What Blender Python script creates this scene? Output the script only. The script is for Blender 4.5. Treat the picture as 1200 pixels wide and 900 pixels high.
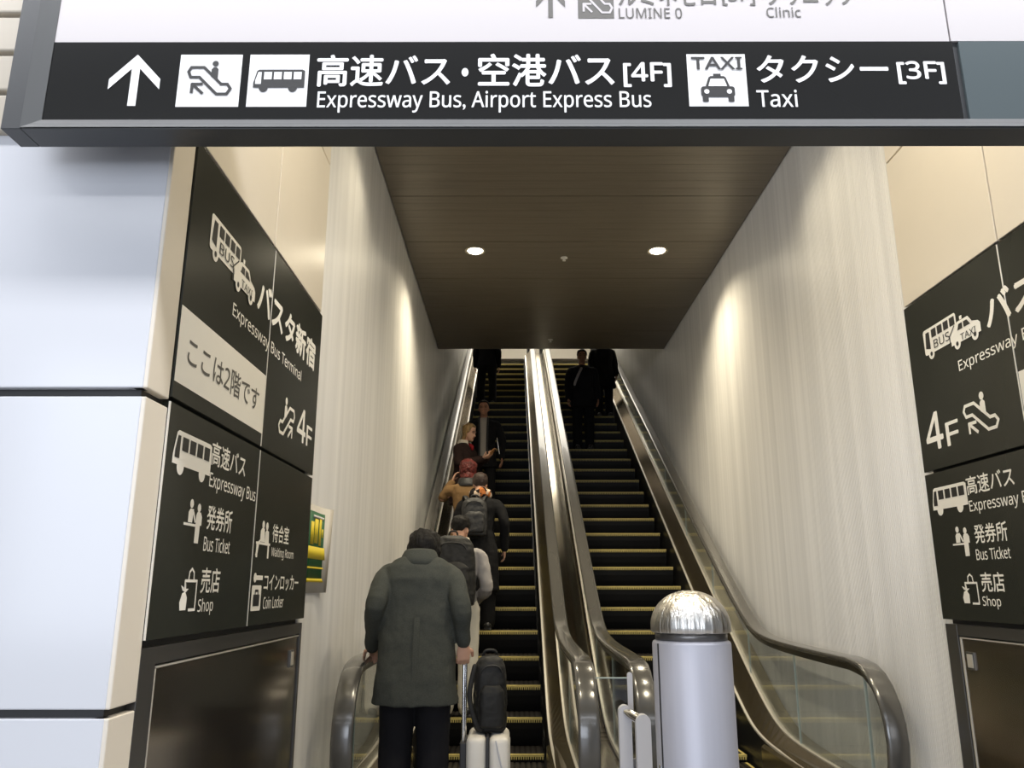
import bpy, bmesh, math, random
import numpy as np
from mathutils import Vector, Matrix, noise
random.seed(7)
sc = bpy.context.scene
for o in list(bpy.data.objects): bpy.data.objects.remove(o)
COL = sc.collection
R = math.radians

# ------------------------------------------------------------------ camera
FPX, PITCH, YAW, CZ = 938.44, R(14.284), R(-0.095), 1.528
cd = bpy.data.cameras.new('camera'); cam = bpy.data.objects.new('camera', cd); COL.objects.link(cam)
cam.location = (0, 0, CZ); cam.rotation_euler = (math.pi/2 + PITCH, 0, -YAW)
cd.sensor_width = 36; cd.lens = FPX/1200*36; cd.clip_start = .05; cd.clip_end = 200
sc.camera = cam
sc.view_settings.view_transform = 'Standard'; sc.view_settings.look = 'None'
sc.view_settings.exposure = -0.34; sc.view_settings.gamma = 1; sc.view_settings.use_curve_mapping = False
sc.cycles.use_denoising = True
sc.cycles.max_bounces = 10; sc.cycles.diffuse_bounces = 4; sc.cycles.glossy_bounces = 5
sc.cycles.transparent_max_bounces = 24
sc.cycles.caustics_reflective = False; sc.cycles.caustics_refractive = False
sc.cycles.sample_clamp_indirect = 4

# ------------------------------------------------------------------ light
w = bpy.data.worlds.new('World'); sc.world = w; w.use_nodes = True
bg = w.node_tree.nodes['Background']; bg.inputs[0].default_value = (.80, .88, 1.0, 1); bg.inputs[1].default_value = 0.40

def area(name, loc, rot, sx, sy, power, color, spread=180):
    l = bpy.data.lights.new(name, 'AREA'); l.shape = 'RECTANGLE'; l.size = sx; l.size_y = sy
    l.energy = power; l.color = color; l.spread = R(spread)
    o = bpy.data.objects.new(name, l); COL.objects.link(o); o.location = loc; o.rotation_euler = rot
    return o
COOL = (.90, .94, 1.0)
# concourse ceiling light lines above and behind the camera
area('concourse_light', (0.3, 1.15, 4.9), (0, 0, 0), 9, .30, 330, (.97, .97, 1.0))
area('concourse_light', (0.3, -2.0, 4.9), (0, 0, 0), 9, .5, 110, (.95, .96, 1.0))
area('concourse_light', (0.3, -5.0, 4.9), (0, 0, 0), 9, .5, 110, COOL)
# daylight from the open side of the concourse, behind the camera
area('daylight', (-3.5, -9.0, 3.0), (R(90), 0, R(-16)), 9, 4.5, 700, (.83, .89, 1.0))
# upper floor ceiling light
area('upper_floor_light', (0.6, 20.6, 10.2), (0, 0, 0), 3.4, 7.0, 520, (1, .93, .80), 100)

# ------------------------------------------------------------------ camera-calibrated measuring (pixel -> point on a known plane)
_r = np.array([math.cos(YAW), -math.sin(YAW), 0.])
_f = np.array([math.sin(YAW)*math.cos(PITCH), math.cos(YAW)*math.cos(PITCH), math.sin(PITCH)])
_u = np.cross(_r, _f)
def at(u, v, X=None, Y=None, Z=None):
    d = _f + _r*(u-600)/FPX + _u*(450-v)/FPX
    t = X/d[0] if X is not None else Y/d[1] if Y is not None else (Z-CZ)/d[2]
    return Vector((float(d[0]*t), float(d[1]*t), float(CZ+d[2]*t)))
T30 = math.tan(R(30))
YK = 7.05                       # the nosing line is z = T30*(Y-YK)
FZ = .10                        # lower floor
ZT = 7.09                       # upper floor

# ------------------------------------------------------------------ materials
def mat(name, col, rough=.5, metal=0., spec=.5, noise_amt=0., noise_scale=8., bump=0., bump_scale=60., stretch=(1, 1, 1), emit=None, estr=0., coat=0., aniso=0.):
    m = bpy.data.materials.new(name); m.use_nodes = True
    nt = m.node_tree; b = nt.nodes['Principled BSDF']
    b.inputs['Base Color'].default_value = (*col, 1); b.inputs['Roughness'].default_value = rough
    b.inputs['Metallic'].default_value = metal; b.inputs['Specular IOR Level'].default_value = spec
    b.inputs['Coat Weight'].default_value = coat
    b.inputs['Anisotropic'].default_value = aniso
    if emit: b.inputs['Emission Color'].default_value = (*emit, 1); b.inputs['Emission Strength'].default_value = estr
    if noise_amt or bump:
        tc = nt.nodes.new('ShaderNodeTexCoord'); mp = nt.nodes.new('ShaderNodeMapping'); mp.inputs['Scale'].default_value = stretch
        nt.links.new(tc.outputs['Object'], mp.inputs[0])
    if noise_amt:
        n = nt.nodes.new('ShaderNodeTexNoise'); n.inputs['Scale'].default_value = noise_scale; n.inputs['Detail'].default_value = 5
        nt.links.new(mp.outputs[0], n.inputs[0])
        cr = nt.nodes.new('ShaderNodeMapRange'); cr.inputs[1].default_value = .3; cr.inputs[2].default_value = .7
        cr.inputs[3].default_value = 1-noise_amt; cr.inputs[4].default_value = 1+noise_amt
        nt.links.new(n.outputs[0], cr.inputs[0])
        mx = nt.nodes.new('ShaderNodeVectorMath'); mx.operation = 'SCALE'; mx.inputs[0].default_value = col
        nt.links.new(cr.outputs[0], mx.inputs['Scale']); nt.links.new(mx.outputs[0], b.inputs['Base Color'])
    if bump:
        n2 = nt.nodes.new('ShaderNodeTexNoise'); n2.inputs['Scale'].default_value = bump_scale; n2.inputs['Detail'].default_value = 4
        nt.links.new(mp.outputs[0], n2.inputs[0])
        bp = nt.nodes.new('ShaderNodeBump'); bp.inputs['Strength'].default_value = bump; bp.inputs['Distance'].default_value = .02
        nt.links.new(n2.outputs[0], bp.inputs['Height']); nt.links.new(bp.outputs[0], b.inputs['Normal'])
    return m
def glass_mat(name, tint, extra=.0):
    m = bpy.data.materials.new(name); m.use_nodes = True; nt = m.node_tree; nt.nodes.clear()
    o = nt.nodes.new('ShaderNodeOutputMaterial'); mx = nt.nodes.new('ShaderNodeMixShader'); fr = nt.nodes.new('ShaderNodeFresnel')
    t = nt.nodes.new('ShaderNodeBsdfTransparent'); g = nt.nodes.new('ShaderNodeBsdfGlossy')
    t.inputs[0].default_value = (*tint, 1); g.inputs['Roughness'].default_value = .01
    ge = nt.nodes.new('ShaderNodeNewGeometry'); ir = nt.nodes.new('ShaderNodeMapRange'); ir.inputs[3].default_value = 1.5; ir.inputs[4].default_value = 1/1.5
    nt.links.new(ge.outputs['Backfacing'], ir.inputs[0]); nt.links.new(ir.outputs[0], fr.inputs[0])
    ad = nt.nodes.new('ShaderNodeMath'); ad.inputs[1].default_value = extra; ad.use_clamp = True
    nt.links.new(fr.outputs[0], ad.inputs[0]); nt.links.new(ad.outputs[0], mx.inputs[0])
    nt.links.new(t.outputs[0], mx.inputs[1]); nt.links.new(g.outputs[0], mx.inputs[2]); nt.links.new(mx.outputs[0], o.inputs[0])
    return m
M = {}
M['white_panel'] = mat('white_panel', (.66, .67, .70), .16, spec=.5)
M['beige_panel'] = mat('beige_panel', (.78, .71, .60), .28, noise_amt=.03, noise_scale=1.5)
M['rib'] = mat('rib', (.78, .765, .735), .40, .1, noise_amt=.09, noise_scale=3.2, stretch=(1, 4, .03))
M['plain_wall'] = mat('plain_wall', (.42, .38, .32), .5)
M['upper_wall'] = mat('upper_wall', (.85, .82, .75), .6)
M['joint'] = mat('joint', (.02, .02, .02), .5)
M['ceil'] = mat('ceil', (.215, .185, .145), .38, .2, noise_amt=.10, noise_scale=6, stretch=(.3, 8, 1))
M['floor'] = mat('floor', (.30, .30, .31), .35, noise_amt=.1, noise_scale=3)
M['louvre'] = mat('louvre', (.46, .41, .33), .4)
M['frame'] = mat('frame', (.058, .060, .062), .42, .3, bump=.03, bump_scale=250)
M['frame_lip'] = mat('frame_lip', (.085, .087, .087), .4, .3)
M['sign_black'] = mat('sign_black', (.010, .010, .0095), .22, spec=.3)
M['sign_sheen_grey'] = mat('sign_sheen_grey', (.075, .095, .10), .25)  # grey-teal base colour stands in for the blank panel's different reflection
M['sign_white'] = mat('sign_white', (.52, .49, .49), .35)
M['vinyl_white'] = mat('vinyl_white', (.78, .77, .76), .4)
M['vinyl_black'] = mat('vinyl_black', (.02, .02, .02), .4)
M['vinyl_grey'] = mat('vinyl_grey', (.10, .095, .085), .4)
M['board'] = mat('board', (.024, .026, .021), .26, spec=.35)
M['board_white'] = mat('board_white', (.90, .87, .80), .45)
M['steel_dark'] = mat('steel_dark', (.34, .30, .25), .16, .95, bump=.006, bump_scale=5, stretch=(1, 1, .4))
M['steel_frame'] = mat('steel_frame', (.16, .155, .15), .3, .8)
M['steel'] = mat('steel', (.62, .60, .57), .22, 1., bump=.02, bump_scale=160, stretch=(1, 1, .03))
M['deck'] = mat('deck', (.36, .315, .255), .27, 1., noise_amt=.03, noise_scale=6, stretch=(1, .2, .2))  # stainless; the brown tint of its reflections is put into the colour
M['deck_bright'] = mat('deck_bright', (.62, .57, .47), .14, 1., noise_amt=.03, noise_scale=6, stretch=(1, .2, .2))  # same stainless, colour lightened for its bright reflection
M['trim'] = mat('trim', (.78, .74, .66), .38, .55)
M['skirt'] = mat('skirt', (.012, .012, .012), .35, .0)
M['step'] = mat('step', (.0035, .0035, .0035), .5, spec=.25)
M['tread'] = mat('tread', (.020, .016, .013), .5, .2)
M['yellow'] = mat('yellow', (.54, .44, .14), .5, noise_amt=.15, noise_scale=40)
M['rail'] = mat('rail', (.075, .072, .066), .20, 0, spec=1., coat=.3)
M['glass'] = glass_mat('glass', (.93, .945, .93))
M['acrylic'] = glass_mat('acrylic', (.93, .94, .95), .02)
M['edge'] = mat('edge', (.45, .52, .48), .2)
M['boll'] = mat('boll', (.40, .40, .445), .46, .35, bump=.02, bump_scale=260, stretch=(1, 1, .03), noise_amt=.03, noise_scale=40)
M['dome'] = mat('dome', (.66, .64, .60), .30, 1., bump=.6, bump_scale=38, stretch=(1, 1, .015))
M['post'] = mat('post', (.62, .62, .66), .4)
M['lamp'] = mat('lamp', (1, 1, 1), .5, emit=(1, .90, .66), estr=28)
M['lamp_rim'] = mat('lamp_rim', (.5, .45, .36), .4, .4)
M['coat'] = mat('coat', (.056, .060, .053), .9, spec=.2, noise_amt=.16, noise_scale=160, bump=.12, bump_scale=220)
M['navy'] = mat('navy', (.010, .010, .013), .85, spec=.2, bump=.1, bump_scale=20)
M['black_cloth'] = mat('black_cloth', (.008, .008, .009), .85, spec=.2, bump=.15, bump_scale=25)
M['black_bag'] = mat('black_bag', (.013, .013, .013), .6, spec=.35, bump=.25, bump_scale=22)
M['bag_grey'] = mat('bag_grey', (.016, .016, .017), .55, bump=.2, bump_scale=30)
M['grey_cloth'] = mat('grey_cloth', (.36, .34, .33), .9, spec=.2, bump=.15, bump_scale=25)
M['cream'] = mat('cream', (.66, .60, .50), .95, spec=.1, bump=.4, bump_scale=90)
M['white_cloth'] = mat('white_cloth', (.72, .68, .58), .9, spec=.2, bump=.15, bump_scale=18)
M['tan'] = mat('tan', (.21, .125, .055), .9, spec=.2, bump=.2, bump_scale=40)
M['brown_cloth'] = mat('brown_cloth', (.028, .016, .014), .9, spec=.2, bump=.2, bump_scale=30)
M['shirt'] = mat('shirt', (.42, .38, .33), .9, spec=.2)
M['red'] = mat('red', (.24, .012, .016), .8, spec=.2)
M['skin'] = mat('skin', (.62, .36, .25), .5, spec=.35, noise_amt=.04, noise_scale=30)
M['skin_tan'] = mat('skin_tan', (.40, .20, .125), .5, spec=.35)
M['hair'] = mat('hair', (.009, .008, .007), .6, spec=.2, bump=.5, bump_scale=60, stretch=(1, 1, .25))
M['blonde'] = mat('blonde', (.30, .19, .075), .45, bump=.6, bump_scale=60, stretch=(1, 1, .2), noise_amt=.35, noise_scale=30)
M['redhair'] = mat('redhair', (.105, .011, .008), .5, bump=1., bump_scale=45, noise_amt=.55, noise_scale=28)
M['brownhair'] = mat('brownhair', (.028, .014, .010), .55, bump=.5, bump_scale=60)
M['shoe'] = mat('shoe', (.015, .015, .015), .35)
M['case'] = mat('case', (.76, .73, .68), .38, spec=.45)
M['case_dark'] = mat('case_dark', (.03, .03, .035), .5)
M['chrome'] = mat('chrome', (.78, .78, .79), .18, 1.)
M['phone'] = mat('phone', (.50, .24, .09), .3)
M['poster_green'] = mat('poster_green', (.01, .10, .035), .5)
M['poster_yellow'] = mat('poster_yellow', (.75, .58, .03), .5)
M['poster_white'] = mat('poster_white', (.7, .68, .62), .5)
M['sleeve'] = mat('sleeve', (.66, .62, .56), .25)

def scarf_mat():
    m = mat('scarf', (.4, .15, .05), .9, spec=.2); nt = m.node_tree; b = nt.nodes['Principled BSDF']
    tc = nt.nodes.new('ShaderNodeTexCoord'); v = nt.nodes.new('ShaderNodeTexVoronoi'); v.inputs['Scale'].default_value = 24
    r = nt.nodes.new('ShaderNodeValToRGB'); r.color_ramp.interpolation = 'CONSTANT'
    e = r.color_ramp.elements; e[0].color = (.012, .01, .01, 1); e[1].position = .42; e[1].color = (.50, .17, .05, 1)
    x = e.new(.72); x.color = (.65, .50, .38, 1)
    sp = nt.nodes.new('ShaderNodeSeparateColor')
    nt.links.new(tc.outputs['Object'], v.inputs['Vector']); nt.links.new(v.outputs['Color'], sp.inputs[0]); nt.links.new(sp.outputs[0], r.inputs[0])
    nt.links.new(r.outputs[0], b.inputs['Base Color']); return m
M['scarf'] = scarf_mat()

# ------------------------------------------------------------------ object helpers
def link(name, me, mats, parent=None, smooth=False):
    o = bpy.data.objects.new(name, me); COL.objects.link(o)
    for m in (mats if isinstance(mats, (list, tuple)) else [mats]): me.materials.append(M[m] if isinstance(m, str) else m)
    if smooth: me.polygons.foreach_set('use_smooth', [True]*len(me.polygons))
    if parent is not None: o.parent = parent
    return o
def obj(name, bm, mats, parent=None, smooth=False):
    bmesh.ops.recalc_face_normals(bm, faces=bm.faces)
    me = bpy.data.meshes.new(name); bm.to_mesh(me); bm.free()
    return link(name, me, mats, parent, smooth)
def tag(o, label, cat, group=None):
    o['label'] = label; o['category'] = cat
    if group: o['group'] = group
    return o
def thing(name, label, cat, loc=(0, 0, 0), rz=0, group=None):
    o = bpy.data.objects.new(name, None); COL.objects.link(o); o.location = loc; o.rotation_euler = (0, 0, rz); o.empty_display_size = .1
    return tag(o, label, cat, group)
def struct(name, bm, mats, smooth=False):
    o = obj(name, bm, mats, None, smooth); o['kind'] = 'structure'; return o
def B(): return bmesh.new()
def box(bm, x0, x1, y0, y1, z0, z1, bev=0, mi=0, mtx=None):
    c = [(x, y, z) for x in (x0, x1) for y in (y0, y1) for z in (z0, z1)]
    vs = [bm.verts.new(p) for p in c]
    fs = [bm.faces.new([vs[i] for i in q]) for q in ((0, 1, 3, 2), (4, 6, 7, 5), (0, 4, 5, 1), (2, 3, 7, 6), (0, 2, 6, 4), (1, 5, 7, 3))]
    for f in fs: f.material_index = mi
    allv = vs
    if bev:
        es = list({e for f in fs for e in f.edges})
        r = bmesh.ops.bevel(bm, geom=es, offset=bev, segments=3, affect='EDGES', profile=.5)
        for f in r['faces']: f.material_index = mi
        allv = list({v for f in list(r['faces'])+[f for f in fs if f.is_valid] for v in f.verts})
    if mtx: bmesh.ops.transform(bm, matrix=mtx, verts=allv)
    return bm
def loft(bm, rings, cap=True, closed=True, mi=0):
    rv = [[bm.verts.new(p) for p in r] for r in rings]
    n = len(rv[0])
    for a, b in zip(rv, rv[1:]):
        for i in range(n if closed else n-1):
            f = bm.faces.new((a[i], a[(i+1) % n], b[(i+1) % n], b[i])); f.material_index = mi
    if cap and closed:
        f = bm.faces.new(rv[0][::-1]); f.material_index = mi
        f = bm.faces.new(rv[-1]); f.material_index = mi
    return bm
def catmull(pts, sub=4):
    pts = [Vector(p) for p in pts]; out = []
    for i in range(len(pts)-1):
        p0 = pts[max(i-1, 0)]; p1 = pts[i]; p2 = pts[i+1]; p3 = pts[min(i+2, len(pts)-1)]
        for k in range(sub):
            t = k/sub
            out.append(.5*((2*p1)+(p2-p0)*t+(2*p0-5*p1+4*p2-p3)*t*t+(3*p1-p0-3*p2+p3)*t**3))
    out.append(pts[-1]); return out
def tube(bm, pts, rad, n=10, mi=0, round_ends=True, flat=1.0, flat_axis=None):
    pts = [Vector(p) for p in pts]
    rad = list(rad) if isinstance(rad, (list, tuple)) else [rad]*len(pts)
    if round_ends:
        a = (pts[0]-pts[1]).normalized(); b = (pts[-1]-pts[-2]).normalized()
        pts = [pts[0]+a*rad[0]*.9, pts[0]+a*rad[0]*.6]+pts+[pts[-1]+b*rad[-1]*.6, pts[-1]+b*rad[-1]*.9]
        rad = [rad[0]*.35, rad[0]*.8]+rad+[rad[-1]*.8, rad[-1]*.35]
    t0 = (pts[1]-pts[0]).normalized()
    up = Vector(flat_axis) if flat_axis else (Vector((0, 0, 1)) if abs(t0.z) < .9 else Vector((0, 1, 0)))
    side = t0.cross(up).normalized(); rings = []
    for i, p in enumerate(pts):
        t = (pts[min(i+1, len(pts)-1)]-pts[max(i-1, 0)]).normalized()
        side = (side - t*side.dot(t)).normalized(); nn = side.cross(t).normalized()
        rings.append([p+side*math.cos(2*math.pi*k/n)*rad[i]+nn*math.sin(2*math.pi*k/n)*rad[i]*flat for k in range(n)])
    return loft(bm, rings, mi=mi)
def stube(bm, pts, rad, sub=4, n=12):
    P = catmull(pts, sub); r = []
    for i in range(len(pts)-1):
        for k in range(sub): r.append(rad[i]+(rad[i+1]-rad[i])*k/sub)
    r.append(rad[-1]); return tube(bm, P, r, n)
def lathe(bm, prof, n=40, c=(0, 0), mi=0):
    return loft(bm, [[(c[0]+r*math.cos(2*math.pi*k/n), c[1]+r*math.sin(2*math.pi*k/n), z) for k in range(n)] for r, z in prof], mi=mi)
def ellipsoid(bm, c, r, mtx=None, n=14, m=8):
    rings = [[Vector((r[0]*math.sin(math.pi*j/m)*math.cos(2*math.pi*k/n), r[1]*math.sin(math.pi*j/m)*math.sin(2*math.pi*k/n), r[2]*math.cos(math.pi*j/m))) for k in range(n)] for j in range(1, m)]
    rings = [[(mtx @ p if mtx else p)+Vector(c) for p in q] for q in rings]
    return loft(bm, rings)
def remesh(bm, voxel, smooth_it=2, disp=0, disp_size=.12, extra=None):
    """fuse the closed volumes of a bmesh into one continuous surface"""
    bmesh.ops.recalc_face_normals(bm, faces=bm.faces)
    me = bpy.data.meshes.new('tmp'); bm.to_mesh(me); bm.free()
    o = bpy.data.objects.new('tmp', me); COL.objects.link(o)
    m = o.modifiers.new('r', 'REMESH'); m.mode = 'VOXEL'; m.voxel_size = voxel
    if smooth_it:
        s = o.modifiers.new('s', 'SMOOTH'); s.iterations = smooth_it; s.factor = .5
    if disp:
        tx = bpy.data.textures.get('folds%g' % disp_size) or bpy.data.textures.new('folds%g' % disp_size, 'CLOUDS'); tx.noise_scale = disp_size; tx.noise_depth = 2
        d = o.modifiers.new('d', 'DISPLACE'); d.texture = tx; d.strength = disp; d.mid_level = .5
    dg = bpy.context.evaluated_depsgraph_get(); dg.update()
    out = bpy.data.meshes.new_from_object(o.evaluated_get(dg)); bpy.data.objects.remove(o)
    out.polygons.foreach_set('use_smooth', [True]*len(out.polygons))
    return out

# ------------------------------------------------------------------ flat drawings on a sign plane
class Plane:
    """origin o, right u, up v, normal n of a sign face (metres)"""
    def __init__(s, o, u, n): s.o = Vector(o); s.u = Vector(u); s.v = Vector((0, 0, 1)); s.n = Vector(n)
    def p(s, a, b, lift=0): return s.o+s.u*a+s.v*b+s.n*lift
LIFT = .0009
def sans(s):
    # plain sans-serif alphabet of the built-in font
    out = ''
    for ch in s:
        if 'A' <= ch <= 'Z': ch = chr(0x1D5A0+ord(ch)-65)
        elif 'a' <= ch <= 'z': ch = chr(0x1D5BA+ord(ch)-97)
        elif '0' <= ch <= '9': ch = chr(0x1D7E2+ord(ch)-48)
        out += ch
    return out
def text(pl, body, a0, a1, b0, b1, m='vinyl_white', parent=None, bold=0., lay=1, name='lettering'):
    c = bpy.data.curves.new('t', 'FONT'); c.body = sans(body); c.fill_mode = 'FRONT'; c.resolution_u = 4
    o = bpy.data.objects.new('t', c); COL.objects.link(o)
    dg = bpy.context.evaluated_depsgraph_get(); dg.update()
    me = bpy.data.meshes.new_from_object(o.evaluated_get(dg)); bpy.data.objects.remove(o)
    n = len(me.vertices); co = np.empty(n*3, 'f'); me.vertices.foreach_get('co', co); co = co.reshape(-1, 3)
    lo = co.min(0); hi = co.max(0)
    for i, vtx in enumerate(me.vertices):
        vtx.co = pl.p(a0+(co[i, 0]-lo[0])/(hi[0]-lo[0])*(a1-a0), b0+(co[i, 1]-lo[1])/(hi[1]-lo[1])*(b1-b0), LIFT*lay)
    me.materials.clear()
    if bold: # heavier strokes: the same outlines overlaid a hair apart
        e = bold*(b1-b0)/(hi[1]-lo[1]); bm = B()
        for k, (da, db) in enumerate(((0, 0), (e, 0), (-e, 0), (0, e), (0, -e))):
            n0 = len(bm.verts); bm.from_mesh(me); bm.verts.ensure_lookup_table()
            sh = pl.u*da+pl.v*db+pl.n*LIFT*.03*k
            for q in bm.verts[n0:]: q.co += sh
        bm.to_mesh(me); bm.free()
    return link(name, me, m, parent)
class Draw:
    """collects filled shapes in a unit box mapped to a rectangle of a sign plane"""
    def __init__(s, pl, a0, a1, b0, b1, flip=False): s.pl = pl; s.r = (a0, a1, b0, b1); s.bm = B(); s.flip = flip; s.k = 0
    def q(s, x, y, lay):
        if s.flip: x = 1-x
        a0, a1, b0, b1 = s.r
        return s.pl.p(a0+x*(a1-a0), b0+y*(b1-b0), LIFT*lay)
    def poly(s, pts, mi=0, lay=1):
        lay = lay+s.k*.02; s.k += 1
        f = s.bm.faces.new([s.bm.verts.new(s.q(x, y, lay)) for x, y in pts]); f.material_index = mi
        bmesh.ops.triangulate(s.bm, faces=[f])
    def rect(s, x0, x1, y0, y1, mi=0, lay=1, r=0.):
        if not r: return s.poly([(x0, y0), (x1, y0), (x1, y1), (x0, y1)], mi, lay)
        pts = []
        asp = (s.r[1]-s.r[0])/(s.r[3]-s.r[2])
        for cx, cy, a in ((x1-r, y0+r*asp, -90), (x1-r, y1-r*asp, 0), (x0+r, y1-r*asp, 90), (x0+r, y0+r*asp, 180)):
            for k in range(5): pts.append((cx+r*math.cos(R(a+k*22.5)), cy+r*asp*math.sin(R(a+k*22.5))))
        s.poly(pts, mi, lay)
    def circ(s, x, y, r, mi=0, lay=1, n=18):
        asp = (s.r[1]-s.r[0])/(s.r[3]-s.r[2])
        s.poly([(x+r*math.cos(2*math.pi*k/n), y+r*asp*math.sin(2*math.pi*k/n)) for k in range(n)], mi, lay)
    def stroke(s, pts, wd, mi=0, lay=1, closed=False):
        asp = (s.r[1]-s.r[0])/(s.r[3]-s.r[2]); P = [Vector((x, y/asp)) for x, y in pts]
        if closed: P.append(P[0])
        for a, b in zip(P, P[1:]):
            d = (b-a).normalized()*wd/2; nn = Vector((-d.y, d.x)); a2, b2 = a-d*.6, b+d*.6
            s.poly([(c.x, c.y*asp) for c in (a2+nn, a2-nn, b2-nn, b2+nn)], mi, lay)
    def done(s, name, mats, parent):
        me = bpy.data.meshes.new(name); s.bm.to_mesh(me); s.bm.free(); return link(name, me, mats, parent)
def escalator_icon(d, fg=0, lay=2, wd=.075):
    d.stroke([(.06, .70), (.11, .81), (.37, .81), (.75, .40), (.88, .40), (.95, .29), (.88, .16), (.67, .16), (.29, .57), (.11, .57)], wd, fg, lay, True)
    d.circ(.60, .90, .065, fg, lay); d.poly([(.53, .58), (.67, .46), (.67, .76), (.63, .81), (.57, .81), (.53, .76)], fg, lay)
    d.stroke([(.16, .40), (.38, .18)], wd, fg, lay); d.stroke([(.16, .40), (.36, .40)], wd, fg, lay); d.stroke([(.16, .40), (.16, .20)], wd, fg, lay)
def bus_icon(d, fg, bgm, lay=2):
    d.poly([(.02, .22), (.02, .42), (.08, .92), (.12, .97), (.95, .97), (1, .92), (1, .22)], fg, lay)
    d.circ(.22, .2, .085, fg, lay); d.circ(.78, .2, .085, fg, lay)
    d.poly([(.06, .52), (.105, .86), (.17, .86), (.17, .36), (.06, .36)], bgm, lay+1)
    for k in range(4): d.rect(.22+k*.19, .37+k*.19, .55, .86, bgm, lay+1)
def arrow_up(d, fg, lay=2):
    d.rect(.42, .58, 0, .86, fg, lay)
    d.poly([(.5, 1), (0, .52), (0, .32), (.5, .80)], fg, lay); d.poly([(.5, 1), (.5, .80), (1, .32), (1, .52)], fg, lay)
def car_icon(d, fg, bgm, lay=2):
    d.rect(.05, .95, .18, .58, fg, lay, .08); d.poly([(.17, .55), (.27, .92), (.32, .97), (.68, .97), (.73, .92), (.83, .55)], fg, lay)
    d.rect(.4, .6, .97, 1.06, fg, lay); d.rect(.08, .24, 0, .2, fg, lay, .03); d.rect(.76, .92, 0, .2, fg, lay, .03)
    d.poly([(.25, .58), (.32, .86), (.68, .86), (.75, .58)], bgm, lay+1); d.circ(.2, .38, .07, bgm, lay+1); d.circ(.8, .38, .07, bgm, lay+1)

# ================================================================== SETTING
WL, WR, CEIL, CEND = -1.177, 2.35, 5.13, 11.94      # tunnel walls and ceiling
BL, BR = -1.147, 2.29                               # faces of the two sign piers
PY = 2.43                                           # front face of the left pier
b = B(); box(b, -9, 9, -10, 5.3, FZ-.2, FZ); struct('floor', b, 'floor')
b = B(); box(b, -3, 4, 19.33, 27, ZT-.3, ZT); struct('floor_upper', b, 'floor')

# ribbed tunnel walls
def ribbed(x, y0, y1, z0, z1, s):
    bm = B(); pitch = .020; prof = []
    y = y0
    while y < y1:
        prof += [(y, 0), (y+pitch*.30, 0), (y+pitch*.42, .0035), (y+pitch*.88, .0035)]; y += pitch
    lo = [bm.verts.new((x+s*d, yy, z0)) for yy, d in prof]; hi = [bm.verts.new((x+s*d, yy, z1)) for yy, d in prof]
    for i in range(len(prof)-1): bm.faces.new((lo[i], lo[i+1], hi[i+1], hi[i]))
    box(bm, min(x-s*.01, x-s*.3), max(x-s*.01, x-s*.3), y0, y1, z0, z1)
    return bm
struct('wall_left', ribbed(WL, 4.5, 20.2, FZ, 11, 1), 'rib')
struct('wall_right', ribbed(WR, 4.4, 20.2, FZ, 11, -1), 'rib')
b = B(); box(b, -3, -1.4, 20.2, 27, ZT, 11); box(b, 2.6, 4, 20.2, 27, ZT, 11); struct('wall_upper_sides', b, 'upper_wall')
b = B(); box(b, -3, 4, 26, 26.3, ZT, 11); struct('wall_back', b, 'upper_wall')
# ceiling of metal slats, metre panels with a joint between them
b = B()
joints = [2.9, 3.9, 4.9, 5.9, 6.92, 7.95, 9.0, 10.02, 11.04, CEND]
for y0, y1 in zip(joints, joints[1:]):
    n = 7; s = (y1-y0)/n
    for k in range(n):
        box(b, WL+.012, WR-.012, y0+k*s+(.010 if k == 0 else .0015), y0+(k+1)*s-.0015, CEIL, CEIL+.05)
struct('ceiling', b, 'ceil')
b = B(); box(b, WL-.3, WR+.3, 2.5, CEND+.02, CEIL+.05, CEIL+.3); box(b, WL-.3, WR+.3, CEND-.2, CEND+.02, CEIL+.01, 11); struct('ceiling_slab', b, 'joint')
b = B(); box(b, -3, 4, CEND, 27, 10.6, 10.9); struct('ceiling_upper', b, 'upper_wall')
# front pier, left: three tiers of white panels that turn the corner into beige returns
zt = [FZ, 1.165, 1.195, 2.106, 2.136, 3.10]
b = B()
def tier(bm, z0, z1):
    box(bm, -3.4, BL-.012, PY, PY+.05, z0, z1, .004)
for z0, z1 in ((FZ, 1.168), (1.192, 2.108), (2.136, 4.4)): tier(b, z0, z1)
struct('wall_front_left', b, 'white_panel')
b = B()
for z0, z1 in ((FZ, 1.168), (1.192, 2.108), (2.136, 4.4)): box(b, BL-.05, BL, PY+.002, 2.595, z0, z1, .004)
for y0, y1 in ((2.605, 3.57), (3.58, 4.53)):
    box(b, BL-.05, BL, y0, y1, 3.125, 4.09, .003); box(b, BL-.05, BL, y0, y1, 4.10, 5.12, .003)
struct('wall_return_left', b, 'beige_panel')
b = B(); box(b, -3.4, BL-.03, PY+.03, 4.53, FZ, 6); struct('trim_1', b, 'joint')
# right pier
b = B()
for y0, y1 in ((2.43, 2.52), (2.53, 3.505), (3.515, 4.44)):
    box(b, BR, BR+.05, y0, y1, 3.12, 4.045, .003); box(b, BR, BR+.05, y0, y1, 4.055, 5.12, .003)
box(b, BR, BR+.05, 2.43, 2.52, FZ, 3.11, .003)
struct('wall_return_right', b, 'beige_panel')
b = B(); box(b, BR+.04, 5, 2.43, 4.43, FZ, 6); struct('trim_2', b, 'joint')
b = B()
for z0, z1 in ((FZ, 1.168), (1.192, 2.108), (2.136, 4.4)): box(b, BR+.012, 5, 2.38, 2.43, z0, z1, .004)
struct('wall_front_right', b, 'white_panel')
# beige horizontal cladding above the left pier
b = B()
for k in range(9): box(b, -3.4, BL-.2, PY-.03, PY+.04, 3.02+k*.155, 3.02+k*.155+.14, .01)
struct('trim_3', b, 'louvre')

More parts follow.
